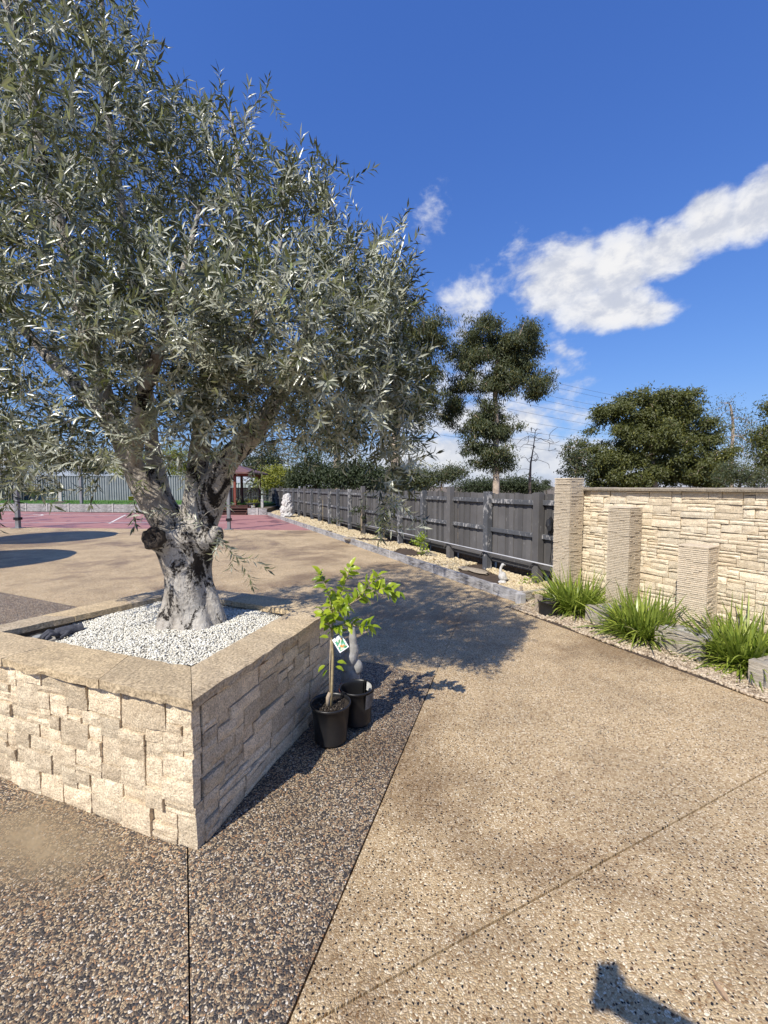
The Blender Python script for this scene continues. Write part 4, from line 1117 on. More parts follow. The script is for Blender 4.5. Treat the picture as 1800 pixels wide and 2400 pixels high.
M_paper = simple('label_paper', (.52, .52, .50), .6, .25, 40, .2, .001); M_orange = simple('orange_label', (.50, .13, .06), .6, .2, 40, 0); M_greyfilm = simple('grey_label', (.11, .11, .11), .5, .5, 30, 0)
wrap(t2, 'torn_label', P2, .088, .116, .25, R(-55), R(25), .13, .232, .0035, M_greyfilm)
wrap(t2, 'inner_label', P2, .088, .116, .25, R(5), R(50), .19, .247, -.013, M_paper)
wrap(t2, 'rim_tape', P2, .088, .116, .25, R(150), R(205), .232, .249, .0042, M_orange)
# sapling
sap = thing('citrus_sapling', P1 + Z * .23, 'young citrus sapling with glossy lime-green leaves and a bare stem, growing in the black pot', 'sapling')
bs = P1 + Vector((.005, -.01, .225)); Ds = 2.6
def sp(px, py, d=0.0): return PX(px, py, Ds + d)
stem = [bs, sp(778, 1600), sp(780, 1540), sp(778, 1495), sp(780, 1440)]
build(MB().tube(stem, [.009, .0085, .008, .0075, .006], 8), 'stem', M_limebark, sap, smooth=True)
build(MB().tube([bs + Vector((-.02, 0, 0)), bs + Vector((-.019, 0, .06)), bs + Vector((-.008, 0, .09))], [.014, .0135, .011], 8), 'rootstock_stub', M_stake, sap, smooth=True)
build(MB().tube([bs + Vector((-.012, .012, .0)), sp(773, 1560, .01), sp(775, 1500, .01)], .004, 6), 'stake', M_stake, sap, smooth=True)
brs = [([sp(780, 1440), sp(772, 1400), sp(760, 1365), sp(749, 1345)], .12), ([sp(780, 1440), sp(800, 1395, .03), sp(812, 1355, .05), sp(822, 1328, .06)], .10),
       ([sp(780, 1440), sp(830, 1410, -.05), sp(875, 1385, -.08), sp(905, 1378, -.1), sp(928, 1388, -.12)], .0), ([sp(830, 1410, -.05), sp(862, 1375, -.06), sp(885, 1352, -.08)], .0),
       ([sp(779, 1470), sp(815, 1460, -.03), sp(848, 1472, -.06), sp(866, 1468, -.07)], .0), ([sp(779, 1480), sp(765, 1455, -.05), sp(757, 1435, -.08)], .0), ([sp(780, 1450), sp(798, 1430, -.08), sp(806, 1412, -.12)], .0),
       ([sp(778, 1440), sp(770, 1420, .08), sp(790, 1395, .12)], .0)]
tw = MB()
for pts, _ in brs: tw.tube(pts, [.0045] + [.0035] * (len(pts) - 2) + [.002], 6)
build(tw, 'branches', M_limebark, sap, smooth=True)
def leaf_mesh(wid, curl, seed):
    vs = []; fs = []; NS = 6
    for i in range(NS + 1):
        t = i / NS; w = (math.sin(math.pi * min(1, t ** .85)) ** .75) * .5 * wid + (.01 if i in (0,) else 0)
        zc = -curl * t * t + .03 * math.sin(t * 9 + seed); xx = t - .1 * curl * t * t
        wv = .05 * math.sin(t * 14 + seed * 2)
        vs += [(xx, -w, zc + w * .45 + wv * w), (xx, 0, zc), (xx, w, zc + w * .45 - wv * w)]
    for i in range(NS): a = i * 3; fs += [(a, a + 3, a + 4, a + 1), (a + 1, a + 4, a + 5, a + 2)]
    return me_py('leaf', vs, fs, M_lemon, True)
lmes = [leaf_mesh(.46, .25, 0), leaf_mesh(.42, .5, 1), leaf_mesh(.52, .35, 2), leaf_mesh(.48, .1, 3)]
def put_leaf(p, d, n, L):
    d = d.normalized(); y = n.cross(d).normalized(); n = d.cross(y)
    ob('leaf', random.choice(lmes), sap, Matrix.Translation(p) @ Matrix((d, y, n)).transposed().to_4x4() @ Matrix.Scale(L, 4))
for pts, s0 in brs:
    tot = sum((pts[i + 1] - pts[i]).length for i in range(len(pts) - 1)); nlf = int(tot / .0115) + 4
    for k in range(nlf):
        u = s0 + (1 - s0) * (k + .5) / nlf; x = u * (len(pts) - 1); i = min(int(x), len(pts) - 2); p = pts[i].lerp(pts[i + 1], x - i); t = (pts[i + 1] - pts[i]).normalized()
        w = Vector((random.gauss(0, 1), random.gauss(0, .8), random.gauss(.1, .8))); w = (w - t * w.dot(t)).normalized()
        put_leaf(p, t * .55 + w, Vector((random.gauss(-.2, .45), random.gauss(-.35, .45), 1)), random.uniform(.044, .078))
    put_leaf(pts[-1], (pts[-1] - pts[-2]), Vector((0, -.3, 1)), .07)
for (px, py, dx, dz) in ((762, 1560, -1, -.5), (752, 1572, -1, -.7), (790, 1552, 1, .1), (800, 1562, 1, -.5), (757, 1495, -1, .3), (795, 1485, 1, .6), (805, 1510, 1, .3)):
    p = sp(px if abs(px - 778) < 18 else 778 + (px - 778) * .4, py); put_leaf(p, Vector((dx, random.uniform(-.4, .2), dz)), Vector((0, -.4, 1)), .06)
# swing tag with a printed picture
tg = thing('plant_tag', sp(790, 1500, -.03), 'white diamond-hung plant tag printed with orange fruit and green leaves on the sapling stem', 'tag')
m, nt, b = newmat('printed_tag'); oc = objco(nt)
vo = nd(nt, 'ShaderNodeTexVoronoi', Scale=75.0, Vector=oc); sp_ = nd(nt, 'ShaderNodeSeparateColor', i0=vo.outputs['Color'])
pc1 = ramp(nt, sp_.outputs[0], [(0, (.06, .25, .09)), (.35, (.10, .36, .22)), (.55, (.62, .62, .50)), (.75, (.60, .26, .05)), (.88, (.55, .60, .45))], 'CONSTANT')
sxy = nd(nt, 'ShaderNodeSeparateXYZ', i0=oc); inx = math_(nt, 'LESS_THAN', math_(nt, 'ABSOLUTE', sxy.outputs[0]), .025); inz = math_(nt, 'LESS_THAN', math_(nt, 'ABSOLUTE', math_(nt, 'ADD', sxy.outputs[2], .008)), .033)
setp(nt, b, Base__Color=mix(nt, math_(nt, 'MULTIPLY', inx, inz), (.78, .78, .75), pc1), Roughness=.4); M_tagm = m
tmx = Matrix.Translation(sp(798, 1508, -.035)) @ Matrix.Rotation(R(12), 4, 'Z') @ Matrix.Rotation(R(-32), 4, 'Y') @ Matrix.Rotation(R(-22), 4, 'X')
build(MB().box(-.033, .033, -.0006, .0006, -.046, .046), 'card', M_tagm, tg, tmx)
build(MB().tube([sp(777, 1495), sp(783, 1487, -.025), sp(788, 1487, -.035)], .0012, 5), 'tie', M_paper, tg)
# cast stone rabbit-like figure behind the pots
ST = Vector((-.255, 3.16, 0)); m = MB()
m.lathe([(.0, 0), (.085, 0), (.088, .02), (.075, .04), (.07, .05), (.0, .055)], ST, 24)
m.blob(ST + Vector((0, 0, .15)), (.075, .07, .12), 1, .06); m.blob(ST + Vector((.055, -.015, .24)), (.042, .04, .06), 2, .05)
m.blob(ST + Vector((-.02, -.01, .27)), (.062, .055, .085), 3, .05); m.blob(ST + Vector((.01, 0, .36)), (.058, .052, .085), 4, .05); m.blob(ST + Vector((.0, -.03, .31)), (.05, .045, .06), 14, .05)
m.tube([ST + Vector((.02, 0, .38)), ST + Vector((.018, 0, .46)), ST + Vector((.02, .005, .535))], [.034, .032, .018], 14)
for k in (-1, 1): m.blob(ST + Vector((.04 * k, -.055, .065)), (.032, .04, .03), 5 + k, .1)
for k in range(9): m.blob(ST + Vector((math.cos(k * .7) * .06, math.sin(k * .7) * .06, .075 + .012 * (k % 3))), (.022, .022, .02), 9 + k, .2, sub=1)
tmp = bpy.data.objects.new('tmp', m.me('tmp', None)); C.objects.link(tmp); md = tmp.modifiers.new('r', 'REMESH'); md.mode = 'VOXEL'; md.voxel_size = .006
md = tmp.modifiers.new('s', 'SMOOTH'); md.iterations = 2
dg = bpy.context.evaluated_depsgraph_get(); me = bpy.data.meshes.new_from_object(tmp.evaluated_get(dg)); bpy.data.objects.remove(tmp)
me.materials.clear(); me.materials.append(M_greyst); me.shade_smooth(); me.name = 'garden_statue'
ob('garden_statue', me, label='small grey cast-stone garden figure standing against the planter behind the two pots', cat='statue')
# weed at the wall foot, dry leaf on the paving
wd = thing('weed', G(506, 1934), 'tiny green weed sprouting at the foot of the planter on its shaded side', 'weed')
c = G(508, 1932); n = 26
P = np.array([(c.x, c.y, .01)] * n); Dv = rng.normal(0, 1, (n, 3)); Dv[:, 2] = np.abs(Dv[:, 2]) + .2
ob('leaves', leaves_me('leaves', P, unit(Dv), rng.normal(0, 1, (n, 3)), rng.uniform(.02, .04, n), rng.uniform(.008, .014, n), M_lemon), wd)
M_dry = simple('dry_leaf', (.30, .20, .12), .8, .3, 60, .2, .001)
for k, (px, py, r, lab) in enumerate(((230, 2062, .02, 'curled dry leaf on the dark paving before the planter'), (1690, 2330, .03, 'curled dry twig and leaf on the tan paving near the person shadow'))):
    c = G(px, py); m = MB(); vs = []
    for i in range(7):
        t = i / 6; w = math.sin(math.pi * t) * .35 + .03
        for s_ in (-1, 0, 1): vs.append((r * (t * 2 - 1), s_ * w * r, .004 + (.5 * r * w * abs(s_)) + .25 * r * t * t))
    m.add(vs, [(i * 3 + j, i * 3 + 3 + j, i * 3 + 4 + j, i * 3 + 1 + j) for i in range(6) for j in range(2)])
    if k: m.tube([(r, 0, .01), (r * .6, -r * .9, .006), (-r * .2, -r * 1.5, .004)], .002, 5)
    build(m, 'dry_leaf', M_dry, None, Matrix.Translation(c) @ Matrix.Rotation(.7 + k, 4, 'Z'), label=lab, cat='leaf')

# ================================================================== strappy clumps by the pillars
def blades(c, n, lmin, lmax, spread, width, up, mat, lean=Vector((0, 0, 0)), seg=5):
    a = rng.uniform(0, 2 * np.pi, n); r = spread * np.sqrt(rng.random(n)); out = np.stack([np.cos(a), np.sin(a), np.zeros(n)], 1)
    P0 = np.array(c[:])[None] + out * r[:, None]; L = rng.uniform(lmin, lmax, n)
    e = np.clip(rng.normal(up, .34, n), .08, 1.5); az = a + rng.normal(0, .9, n)
    D = np.stack([np.cos(az) * np.cos(e), np.sin(az) * np.cos(e), np.sin(e)], 1) + np.array(lean[:])[None]; D = unit(D)
    sd = unit(np.cross(D, np.array([[0, 0, 1.0]]) + rng.normal(0, .25, (n, 3)))); drp = rng.uniform(.1, 1.15, n)
    rows = []
    for i in range(seg + 1):
        t = i / seg; w = width * (1 - t) ** .55 * (.6 + .4 * min(1, t * 4)) * rng.uniform(.7, 1.2, n)
        q = P0 + D * (L * t)[:, None]; q[:, 2] -= drp * L * t * t * .55
        q[:, 2] = np.maximum(q[:, 2], .02)
        rows.append(q - sd * w[:, None] * .5); rows.append(q + sd * w[:, None] * .5)
    V = np.stack(rows, 1).reshape(-1, 3); m = 2 * (seg + 1)
    F = np.array([[2 * i, 2 * i + 1, 2 * i + 3, 2 * i + 2] for i in range(seg)]); F = (F[None] + (np.arange(n) * m)[:, None, None]).reshape(-1, 4)
    return me_np('blades', V, F, mat, True, np.repeat(rng.random(n), m))
for (px, py, sz, lab) in ((1350, 1434, 1.02, 'strappy green grass clump between the tallest and the middle pillar'), (1510, 1496, 1.0, 'strappy green grass clump between the middle and the shortest pillar'), (1735, 1556, 1.0, 'strappy green grass clump beside the shortest pillar and the end block')):
    c = G(px, py); t = thing('grass_clump', c, lab, 'plant', None); c = c + Z * .02; c2 = c + P_dir * random.choice((-1, 1)) * .12 + P_nrm * .05
    ob('blades', blades(c, 560, .30 * sz, .74 * sz, .20, .024, 1.0, M_flax), t, kind='stuff')
    ob('low_blades', blades(c, 260, .26 * sz, .50 * sz, .20, .020, .5, M_flax, P_nrm * .2), t, kind='stuff')
    ob('side_tuft', blades(c2, 200, .25 * sz, random.uniform(.5, .66) * sz, .12, .022, .85, M_flax), t, kind='stuff')
    ob('dry_blades', blades(c, 150, .22, .50, .24, .014, .32, M_flaxdry), t, kind='stuff')
# stake, timber post and black pot at the corner of the bed
t = build(MB().box(-.018, .018, -.012, .012, 0, .21), 'timber_stake', M_stake, None, frame(G(1221, 1409), Fdir), label='short pale timber stake at the end of the sleeper edging', cat='stake', bevel=.002)
t = build(MB().box(-.035, .035, -.035, .035, 0, .23), 'timber_post', M_stake, None, frame(G(1262, 1436), Fdir), label='squat grey timber post beside the half-hidden black pot', cat='post', bevel=.004)
c = G(1284, 1442); pot('black_pot', c, .10, .125, .19, 'black pot half hidden under the grass blades by the timber post', .03)

# ================================================================== goose, saplings, ornament in the bed
gz = G(1177, 1366, .115); m = MB()
m.lathe([(.0, 0), (.06, 0), (.065, .015), (.05, .03), (.0, .034)], gz, 18)
m.blob(gz + Vector((.0, 0, .105)), (.062, .048, .075), 1, .05); m.blob(gz + Vector((.03, .0, .07)), (.055, .04, .04), 2, .05)
m.tube([gz + Vector((-.01, 0, .13)), gz + Vector((-.03, 0, .19)), gz + Vector((-.022, 0, .24)), gz + Vector((-.004, 0, .27))], [.034, .023, .019, .022], 12)
m.blob(gz + Vector((.004, 0, .283)), (.028, .022, .022), 3, .03); m.tube([gz + Vector((.02, 0, .283)), gz + Vector((.05, 0, .272))], [.012, .005], 8)
tmp = bpy.data.objects.new('tmp', m.me('tmp', None)); C.objects.link(tmp); md = tmp.modifiers.new('r', 'REMESH'); md.mode = 'VOXEL'; md.voxel_size = .006; md = tmp.modifiers.new('s', 'SMOOTH'); md.iterations = 2
dg = bpy.context.evaluated_depsgraph_get(); me = bpy.data.meshes.new_from_object(tmp.evaluated_get(dg)); bpy.data.objects.remove(tmp)
me.materials.clear(); me.materials.append(M_whitest); me.shade_smooth(); me.name = 'goose_statue'
ob('goose_statue', me, label='white garden goose statue standing on the yellow pebbles by the black fence', cat='statue')
def little_plant(name, px, py, h, w, nleaf, ls, mat, label, cat='plant', stake=False, tipn=10):
    b = G(px, py, bz); t = thing(name, b, label, cat); s = Skel()
    s.limb([b, b + Vector((random.gauss(0, .02), 0, h * .5)), b + Vector((random.gauss(0, .03), 0, h * .85))], [.012, .009, .005], step=.05)
    tp = [b + Vector((random.gauss(0, w * .45), random.gauss(0, w * .45), h * random.uniform(.25, 1.0))) for _ in range(tipn)]
    s.grow(tp, wob=.1, seg=.05, tipr=.0025)
    m = s.tubes(5); m.tube([b, b + Vector((0, 0, h * .5)), b + Vector((0, 0, h * .85))], [.012, .009, .005], 6); build(m, 'stem', M_limebark, t, smooth=True)
    if nleaf:
        ii = rng.integers(0, len(tp), nleaf); Pp = np.array([v[:] for v in tp])[ii] + rng.normal(0, w * .16, (nleaf, 3))
        ob('foliage', leaves_me('foliage', Pp, unit(rng.normal(0, 1, (nleaf, 3)) + [0, 0, .4]), rng.normal(0, 1, (nleaf, 3)) + [0, 0, 1], rng.uniform(.7, 1.3, nleaf) * ls, rng.uniform(.35, .5, nleaf) * ls, mat), t)
    if stake: build(MB().tube([b + Vector((.03, -.03, 0)), b + Vector((.03, -.03, h * .85))], .014, 8), 'stake', M_stake, t)
    return t
little_plant('shrub', 990, 1302, .46, .26, 260, .07, M_lemon, 'small leafy green shrub in bare soil beside the black fence', 'shrub')
little_plant('young_tree', 846, 1254, .86, .22, 240, .07, M_hedge, 'slim staked young tree against the tall fence post', 'sapling', True)
little_plant('young_tree', 900, 1270, .62, .24, 220, .07, M_hedge, 'thin-stemmed leafy sapling under the hanging olive spray', 'sapling')
little_plant('shrub', 792, 1240, .36, .3, 90, .07, M_hedge, 'sparse low seedling halfway along the fence bed', 'shrub')
little_plant('bare_sapling', 757, 1232, 1.15, .75, 0, .07, M_hedge, 'leafless thin sapling with spreading twigs by the far fence', 'sapling', False, 9)
little_plant('shrub', 1240, 1372, .12, .18, 60, .05, M_lemon, 'low green seedling at the fence foot behind the goose', 'shrub')
o_ = G(672, 1213, .1); m = MB()
for k, (dx, dz, r, rz) in enumerate(((0, .12, .30, .14), (-.08, .35, .24, .25), (.1, .45, .20, .3), (0, .7, .22, .25), (.06, .95, .16, .22), (-.07, .92, .12, .18))): m.blob(o_ + Vector((dx, 0, dz)), (r, r * .8, rz), k, .35, 2.6, 3)
build(m, 'garden_ornament', M_whitest, None, None, smooth=False, label='weathered white rockwork ornament standing at the far end of the fence bed', cat='ornament')
build(MB().tube([G(703, 1207, .1), G(703, 1207, .1) + Z * 1.45], .03, 8).tube([G(703, 1207, .1) + Z * 1.45, G(703, 1207, .1) + Z * 1.5], .06, 8), 'standpipe', M_pipe, None, None, label='thin white standpipe in front of the black fence by the rockwork ornament', cat='pipe')
# dark bag caught on the fence by the tall pillar
bc = FM @ Vector((-.30, ys * .07, 1.02)); m = MB(); m.blob(bc, (.06, .05, .13), 4, .5, 3); m.tube([bc + Vector((0, 0, -.1)), bc + Vector((.02, -.02, -.3)), bc + Vector((.0, -.01, -.55))], .006, 5)
build(m, 'plastic_bag', M_pot, None, None, label='crumpled black plastic bag hanging on the fence rail next to the tallest pillar', cat='bag')

# ================================================================== back of the court
rw = thing('retaining_wall', (RW0 + RW1) / 2, 'long low retaining wall of grey rock-face sleepers along the back of the red court', 'wall')
rd = (RW1 - RW0).normalized(); L = (RW1 - RW0).length; RM = frame(RW0, rd); n = 17; seg = L / n
sm = sleeper_me(seg - .1, .24, .09, 5, M_sleeper, 26)
for i in range(n):
    for j in range(2): ob('sleeper', sm, rw, RM @ Matrix.Translation((i * seg + .05, 0, .006 + j * .246)))
    build(MB().box(i * seg - .045, i * seg + .045, -.075, .06, 0, .53), 'wall_post', M_conc, rw, RM)
# lawn tufts so the turf edge is not a clean line
q = np.array([(RW0.lerp(RW1, random.random()) + Vector((0, random.uniform(.15, 4.5), LZ)))[:] for _ in range(5200)])
ob('grass', leaves_me('grass', q, unit(rng.normal(0, .5, (len(q), 3)) + [0, 0, 1]), rng.normal(0, 1, (len(q), 3)), rng.uniform(.05, .13, len(q)), rng.uniform(.02, .03, len(q)), M_grass), None, kind='stuff', label='short green lawn growing behind the low retaining wall', cat='grass')
def corr(name, x0, x1, D, zb, zt, mat, label):
    t = thing(name, (x0, D, zb), label, 'fence'); per = .19; w = 2.35
    npf = int(w / per); vs = []; fs = []
    for i in range(npf * 4 + 1):
        x = i * per / 4; y = (-.035 if i % 4 in (1, 2) else .035)
        vs += [(x, y, 0), (x, y, zt - zb)]
    fs = [(2 * i, 2 * i + 2, 2 * i + 3, 2 * i + 1) for i in range(npf * 4)]
    me = me_py('panel', vs, fs, mat); pw = npf * per; x = x0
    while x < x1:
        ob('panel', me, t, Matrix.Translation((x, D, zb))); build(MB().box(x - .04, x + .02, D - .06, D + .05, zb - .3, zt + .03), 'post', mat, t)
        build(MB().box(x + .03, x + pw - .05, D - .05, D + .05, zt, zt + .045), 'top_rail', mat, t); x += pw
corr('steel_fence', -33.5, -14.2, 34.2, .45, 2.42, M_corr, 'grey corrugated steel fence behind the lawn at the back of the court')
corr('steel_fence', -13.2, -9.0, 33.4, .3, 1.86, M_corr2, 'pale corrugated steel fence behind the timber gazebo')
corr('shed_wall', -37, -29.2, 33.0, .45, 2.7, simple('dark_sheet', (.07, .075, .085), .5, .1, 2, 0), 'dark ribbed sheet wall at the end of the grey steel fence')
def court_post(px, py, h, w, label):
    b = G(px, py); t = thing('net_post', b, label, 'post')
    build(MB().box(-w / 2, w / 2, -w / 2, w / 2, .02, h), 'upright', M_steel, t, Matrix.Translation(b), bevel=.006)
    build(MB().box(-w * 1.3, w * 1.3, -w * 1.3, w * 1.3, 0.003, .025), 'base_plate', M_steel, t, Matrix.Translation(b))
    build(MB().box(-w * .75, w * .75, -w * .75, w * .75, .32, .42), 'sleeve', M_blackmetal, t, Matrix.Translation(b))
court_post(43, 1238, 3.3, .13, 'square grey steel post with wide base plate at the paved edge of the court')
court_post(192, 1199, 3.0, .14, 'square grey steel post standing against the sleeper retaining wall')
court_post(537, 1241, 3.0, .11, 'slender grey steel post at the court edge in front of the gazebo steps')
# gazebo
gx0, gx1, gy0, gy1, gz0 = -10.5, -7.9, 24.7, 27.6, .50
gaz = thing('gazebo', ((gx0 + gx1) / 2, 26, 0), 'red-brown timber gazebo on a raised deck with steps down to the court', 'gazebo')
for k in range(22):
    x = gx0 + (gx1 - gx0) * k / 22; build(MB().box(x + .004, x + (gx1 - gx0) / 22 - .004, gy0, gy1, gz0 - .03, gz0), 'deck_board', M_darkred, gaz)
build(MB().box(gx0, gx1, gy0 + .02, gy1, 0, gz0 - .034), 'deck_base', M_darkred, gaz)
for (x, y, mt) in ((gx0 + .1, gy0 + .1, M_red), (gx1 - .75, gy0 + .1, M_red), (gx1 - .1, gy1 - .1, M_darkred), (gx0 + .1, gy1 - .1, M_darkred), (gx1 - 1.25, gy1 - .1, M_darkred)):
    build(MB().box(x - .07, x + .07, y - .07, y + .07, gz0, 2.42), 'post', mt, gaz, bevel=.01)
pk = Vector(((gx0 + gx1) / 2, (gy0 + gy1) / 2, 3.0)); e = .35
cs = [Vector((gx0 - e, gy0 - e, 2.42)), Vector((gx1 + e, gy0 - e, 2.42)), Vector((gx1 + e, gy1 + e, 2.42)), Vector((gx0 - e, gy1 + e, 2.42))]
rf = build(MB().add(cs + [pk] + [c - Z * .09 for c in cs] + [pk - Z * .12], [(0, 1, 4), (1, 2, 4), (2, 3, 4), (3, 0, 4), (5, 9, 6), (6, 9, 7), (7, 9, 8), (8, 9, 5), (0, 5, 6, 1), (1, 6, 7, 2), (2, 7, 8, 3), (3, 8, 5, 0)]), 'roof', M_roofred, gaz)
build(MB().box(gx0 - .02, gx1 + .02, gy0 + .03, gy0 + .12, 2.22, 2.325), 'beam', M_red, gaz)
build(MB().box(gx0 - .02, gx1 + .02, gy1 - .14, gy1 - .05, 2.22, 2.325), 'beam', M_red, gaz)
for k in range(26):
    x = gx0 + .1 + (gx1 - gx0 - .2) * k / 26; build(MB().box(x, x + .075, gy1 - .08, gy1 - .05, gz0 + .08, gz0 + .95), 'baluster', M_darkred, gaz)
build(MB().box(gx0 + .03, gx1 - .03, gy1 - .12, gy1 - .03, gz0 + .952, gz0 + 1.02), 'handrail', M_darkred, gaz)
for j in range(3): build(MB().box(-9.45, -7.72, gy0 - .30 * (3 - j), gy0 - .30 * (2 - j) - .01, .125 * (j + 1) - .04, .125 * (j + 1)), 'step', M_darkred, gaz, bevel=.006)
for x in (-9.47, -7.75): build(MB().add([(x, gy0 - .92, 0), (x, gy0, 0), (x, gy0, .49), (x, gy0 - .05, .49), (x, gy0 - .92, .08), (x + .05, gy0 - .92, 0), (x + .05, gy0, 0), (x + .05, gy0, .49), (x + .05, gy0 - .05, .49), (x + .05, gy0 - .92, .08)],
    [(0, 1, 2, 3, 4), (9, 8, 7, 6, 5), (0, 5, 6, 1), (1, 6, 7, 2), (2, 7, 8, 3), (3, 8, 9, 4), (4, 9, 5, 0)]), 'stringer', M_darkred, gaz)
# raised ground and sleepers beside the steps
rb0, rb1 = G(586, 1208), G(642, 1194)
build(MB().prism([(-7.68, 24.1), (-6.55, 23.95), (-7.4, 33), (-11.5, 33), (-7.68, 27.7)], -.05, .36), 'far_bed', M_ground, **S_)
t = thing('sleeper_wall', (-7.2, 24, 0), 'short grey sleeper wall between the gazebo steps and the fence bed', 'wall')
for j in range(2): ob('sleeper', sleeper_me(1.12, .18, .08, 90 + j, M_sleeper), t, frame((-7.67, 24.0, .004 + j * .184), (1, -.13, 0)))
build(MB().box(-.05, .05, -.08, .04, 0, .39, frame((-7.1, 23.92, 0), (1, 0, 0))), 'wall_post', M_conc, t)
def bowl(px, py, z, r, h, foot, mat, label, plant=None, cat='planter bowl'):
    b = G(px, py, z); t = thing('planter_bowl', b, label, cat)
    f = foot
    prof = ([(.0, 0), (r * .32, 0), (r * .30, .04), (r * .14, f * .5), (r * .22, f)] if f else [(.0, 0), (r * .55, 0)]) + [(r * .75, f + (h - f) * .35), (r * .96, f + (h - f) * .85), (r, h), (r * .93, h), (r * .88, h - .06), (.0, h - .07)]
    build(MB().lathe(prof, b, 22), 'bowl', mat, t, smooth=True)
    if plant:
        nb, ls, w, mt, up = plant
        ob('foliage', blades(b + Z * (h - .06), nb, ls * .5, ls, r * .5, w, up, mt, seg=4), t, kind='stuff')
    return t
M_darkpot = simple('dark_glaze', (.06, .065, .06), .5, .3, 4, .1); M_tanpot = simple('tan_bowl', (.27, .235, .17), .7, .3, 5, .2)
bowl(78, 1174, LZ, .66, .74, .42, M_tanpot, 'wide tan pedestal bowl planted with a spiky agave', (60, .9, .12, M_flaxdry, .8))
bowl(219, 1171, LZ, .55, .56, 0, M_darkpot, 'broad dark green glazed bowl standing on the lawn', None)
bowl(172, 1170, LZ, .30, .44, 0, M_pot, 'deep black pot on the lawn holding a dark bushy plant', (160, 1.0, .06, M_hedge, .9))
bowl(593, 1189, .36, .42, .28, 0, M_darkpot, 'shallow brown bowl with an orange-leaved bonsai next to the gazebo steps', (70, .55, .07, M_yellow, .9))
t = thing('garden_box', G(157, 1169, LZ), 'small bright blue plastic box beside the black pot', 'box'); b = G(157, 1169, LZ)
build(MB().box(-.2, .2, -.15, .15, 0, .3), 'bin', simple('blue_plastic', (.04, .30, .62), .4, .1, 4, 0), t, Matrix.Translation(b), bevel=.02); build(MB().box(-.22, .22, -.17, .17, .302, .34), 'lid', M_pipe, t, Matrix.Translation(b), bevel=.01)
t = thing('garden_box', G(307, 1173, LZ), 'yellow plastic tub on the lawn near the olive trunk', 'box'); b = G(307, 1173, LZ)
build(MB().lathe([(0, 0), (.16, 0), (.2, .3), (.215, .3), (.19, .29), (.0, .2)], b, 16), 'tub', simple('yellow_plastic', (.55, .42, .03), .4, .1, 4, 0), t, smooth=True)
t = thing('timber_bollard', G(143, 1178, .35), 'pale grey timber bollard at the lawn edge between the bowl and the pot', 'bollard'); b = G(143, 1178, LZ)
build(MB().box(-.11, .11, -.08, .08, -.02, .72), 'bollard', M_conc, t, Matrix.Translation(b), bevel=.01)
t = thing('garden_light', G(615, 1190, .36), 'pale square bollard light beside the bonsai bowl', 'light'); b = G(615, 1190, .36)
build(MB().box(-.07, .07, -.07, .07, 0, .5), 'column', M_conc, t, Matrix.Translation(b), bevel=.01); build(MB().box(-.045, .045, -.076, -.06, .36, .45), 'lamp', M_glass, t, Matrix.Translation(b))
t = thing('speaker_box', G(212, 1199), 'low black box and drum standing on the court against the retaining wall', 'box'); b = G(212, 1199)
build(MB().box(-.02, .26, -.2, .1, 0, .42), 'box', M_pot, t, Matrix.Translation(b), bevel=.02); build(MB().lathe([(0, 0), (.13, 0), (.13, .22), (.0, .23)], b + Vector((-.17, -.05, 0)), 16), 'drum', M_pot, t, smooth=True)

